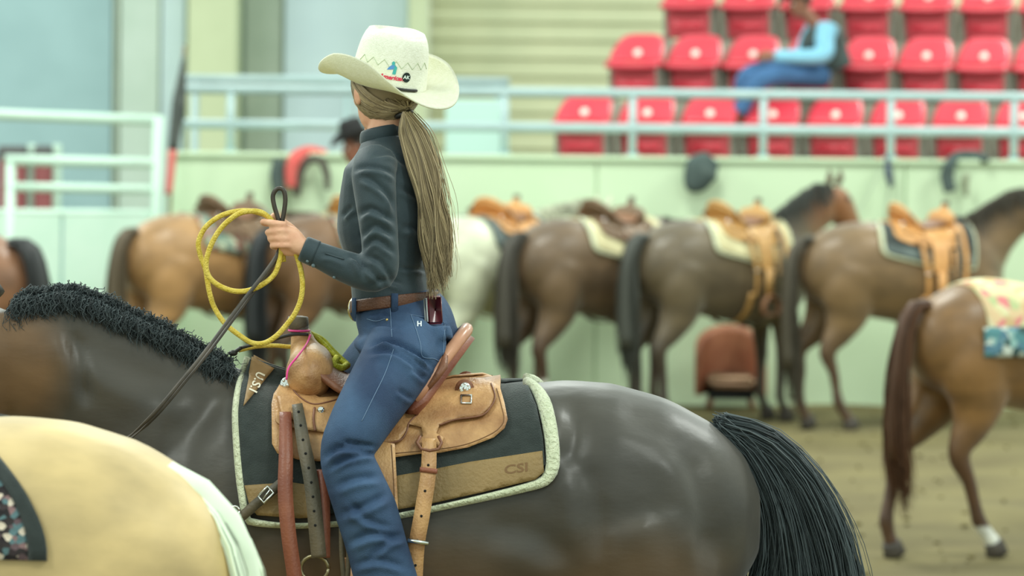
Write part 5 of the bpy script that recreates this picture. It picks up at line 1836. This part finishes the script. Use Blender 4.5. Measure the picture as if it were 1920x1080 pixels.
# ================================================================ small things along the wall
GREYB = mat('charcoal_canvas', srgb(66, 80, 78), srgb(84, 98, 94), rough=0.85, scale=12)
def hung(name, label, cat, pts, r, m, extra=None):
    o = empty(name, pts[0])
    tag(o, label, cat)
    return o
dwl = DW - 0.13
rb = empty('rope_bag', P(1312, 330, dwl)); tag(rb, 'round charcoal bag hung over the arena wall above the dark brown horse', 'bag')
q = bake([tube([P(1335, 296, dwl), P(1316, 318, dwl - 0.02), P(1302, 350, dwl - 0.01), P(1300, 360, dwl)], [0.08, 0.145, 0.09, 0.04], [0.05, 0.07, 0.06, 0.03], side=(0, 1, 0), n=18, sub=14)], 0.014, 4)
q.transform(Matrix.Translation(-Vector(ROOTLOC[rb.name]))); mesh_obj('body', q, GREYB, rb)
MB().add(tube([P(1300, 320, dwl - 0.03), P(1296, 298, dwl + 0.05), P(1300, 292, DW + 0.2)], 0.012, n=8, sub=10)).build('strap', BLACK_L, rb)
hl = empty('halter', P(1790, 320, dwl)); tag(hl, 'black halter looped over the arena wall at the right', 'halter')
MB().add(tube([P(1782, 360, dwl), P(1776, 330, dwl), P(1784, 304, dwl), P(1800, 292, DW + 0.05), P(1830, 292, DW + 0.05), P(1850, 300, dwl + 0.03)], [0.05, 0.055, 0.045, 0.04, 0.04, 0.03], [0.02] * 6, side=(0, 1, 0), n=10, sub=30)).build('crown_strap', GREYB, hl)
MB().add(tube([P(1812, 368, dwl), P(1810, 340, dwl), P(1814, 325, dwl)], [0.016, 0.03, 0.02], n=8, sub=10)).build('chin_strap', mat('grey_strap', srgb(140, 146, 120), rough=0.8), hl)
ld_ = empty('lead_rope', P(1667, 320, dwl)); tag(ld_, 'dark lead rope knotted at the wall top and hanging to the rightmost tied horse', 'lead rope')
MB().add(tube([P(1665, 296, dwl + 0.04), P(1666, 325, dwl), P(1671, 350, dwl)], [0.02, 0.032, 0.02], n=10, sub=12)).build('knot', mat('navy_rope', srgb(72, 82, 100), rough=0.8), ld_)
MB().add(tube([P(1668, 345, dwl), P(1662, 400, dwl), P(1664, 470, dwl - 0.05)], 0.008, n=6, sub=14)).build('rope_end', mat('pale_rope', srgb(170, 186, 160), rough=0.9), ld_)
MB().add(tube([P(1655, 310, dwl), P(1625, 370, dwl - 0.1), P(1590, 430, dwl - 0.3)], 0.006, n=6, sub=14)).build('rope', MATS['pale_rope'], ld_)
jk = empty('jacket', P(560, 320, dwl)); tag(jk, 'red and black jacket hung over the arena wall behind the lariat', 'jacket')
MB().add(tube([P(524, 366, dwl), P(520, 330, dwl), P(524, 298, dwl)], [0.045, 0.06, 0.05], [0.04] * 3, side=(0, 1, 0), n=12, sub=14)).build('dark_side', GREYB, jk)
MB().add(tube([P(546, 352, dwl - 0.02), P(546, 320, dwl - 0.02), P(556, 296, dwl), P(580, 284, DW + 0.02), P(612, 288, DW + 0.02)], [0.04, 0.05, 0.055, 0.045, 0.03], [0.04] * 5, side=(0, 1, 0), n=12, sub=24)).build('red_sleeve', mat('coral_red_cloth', srgb(214, 92, 88), srgb(226, 112, 104), rough=0.9, scale=10), jk)
MB().add(tube([P(556, 366, dwl), P(560, 330, dwl), P(576, 302, dwl), P(600, 300, dwl), P(612, 325, dwl), P(614, 356, dwl)], [0.03, 0.04, 0.035, 0.03, 0.03, 0.02], [0.025] * 6, side=(0, 1, 0), n=10, sub=24)).build('dark_lining', mat('dark_lining', srgb(84, 78, 70), rough=0.9), jk)

# low round-backed brown leather seat on the ground under the dark brown horse
dc = 25.9
bs = P(1370, 752, dc)
ch = empty('leather_seat', (bs[0], dc, 0.0)); tag(ch, 'low round-backed brown leather seat on the ground below the dark brown horse', 'chair')
BRL = mat('rust_leather', srgb(170, 104, 76), srgb(188, 124, 92), rough=0.5, scale=8)
def bk_(u, v):
    a = math.pi * (0.0 + 1.0 * u)
    top = 0.30 + 0.24 * math.sin(a) ** 0.6
    return (bs[0] - 0.23 * math.cos(a), dc + 0.02 + 0.2 * math.sin(a), 0.10 + (top - 0.0) * v)
MB().add(grid_shell(bk_, 18, 8, 0.05)).build('backrest', BRL, ch)
MB().add(bbox((bs[0], dc + 0.02, 0.22), (0.18, 0.17, 0.05), 0.03)).build('cushion', mat('tan_cushion', srgb(186, 146, 116), rough=0.6), ch)
MB().add(bbox((bs[0], dc + 0.03, 0.13), (0.17, 0.14, 0.05), 0.01)).build('base', DARKHOLE, ch)
for sx_ in (-1, 1):
    for sy_ in (-1, 1):
        MB().add(tube([(bs[0] + sx_ * 0.15, dc + 0.03 + sy_ * 0.11, 0.10), (bs[0] + sx_ * 0.17, dc + 0.03 + sy_ * 0.12, 0.0)], 0.018, n=8)).build('leg', LEATHER_D, ch)
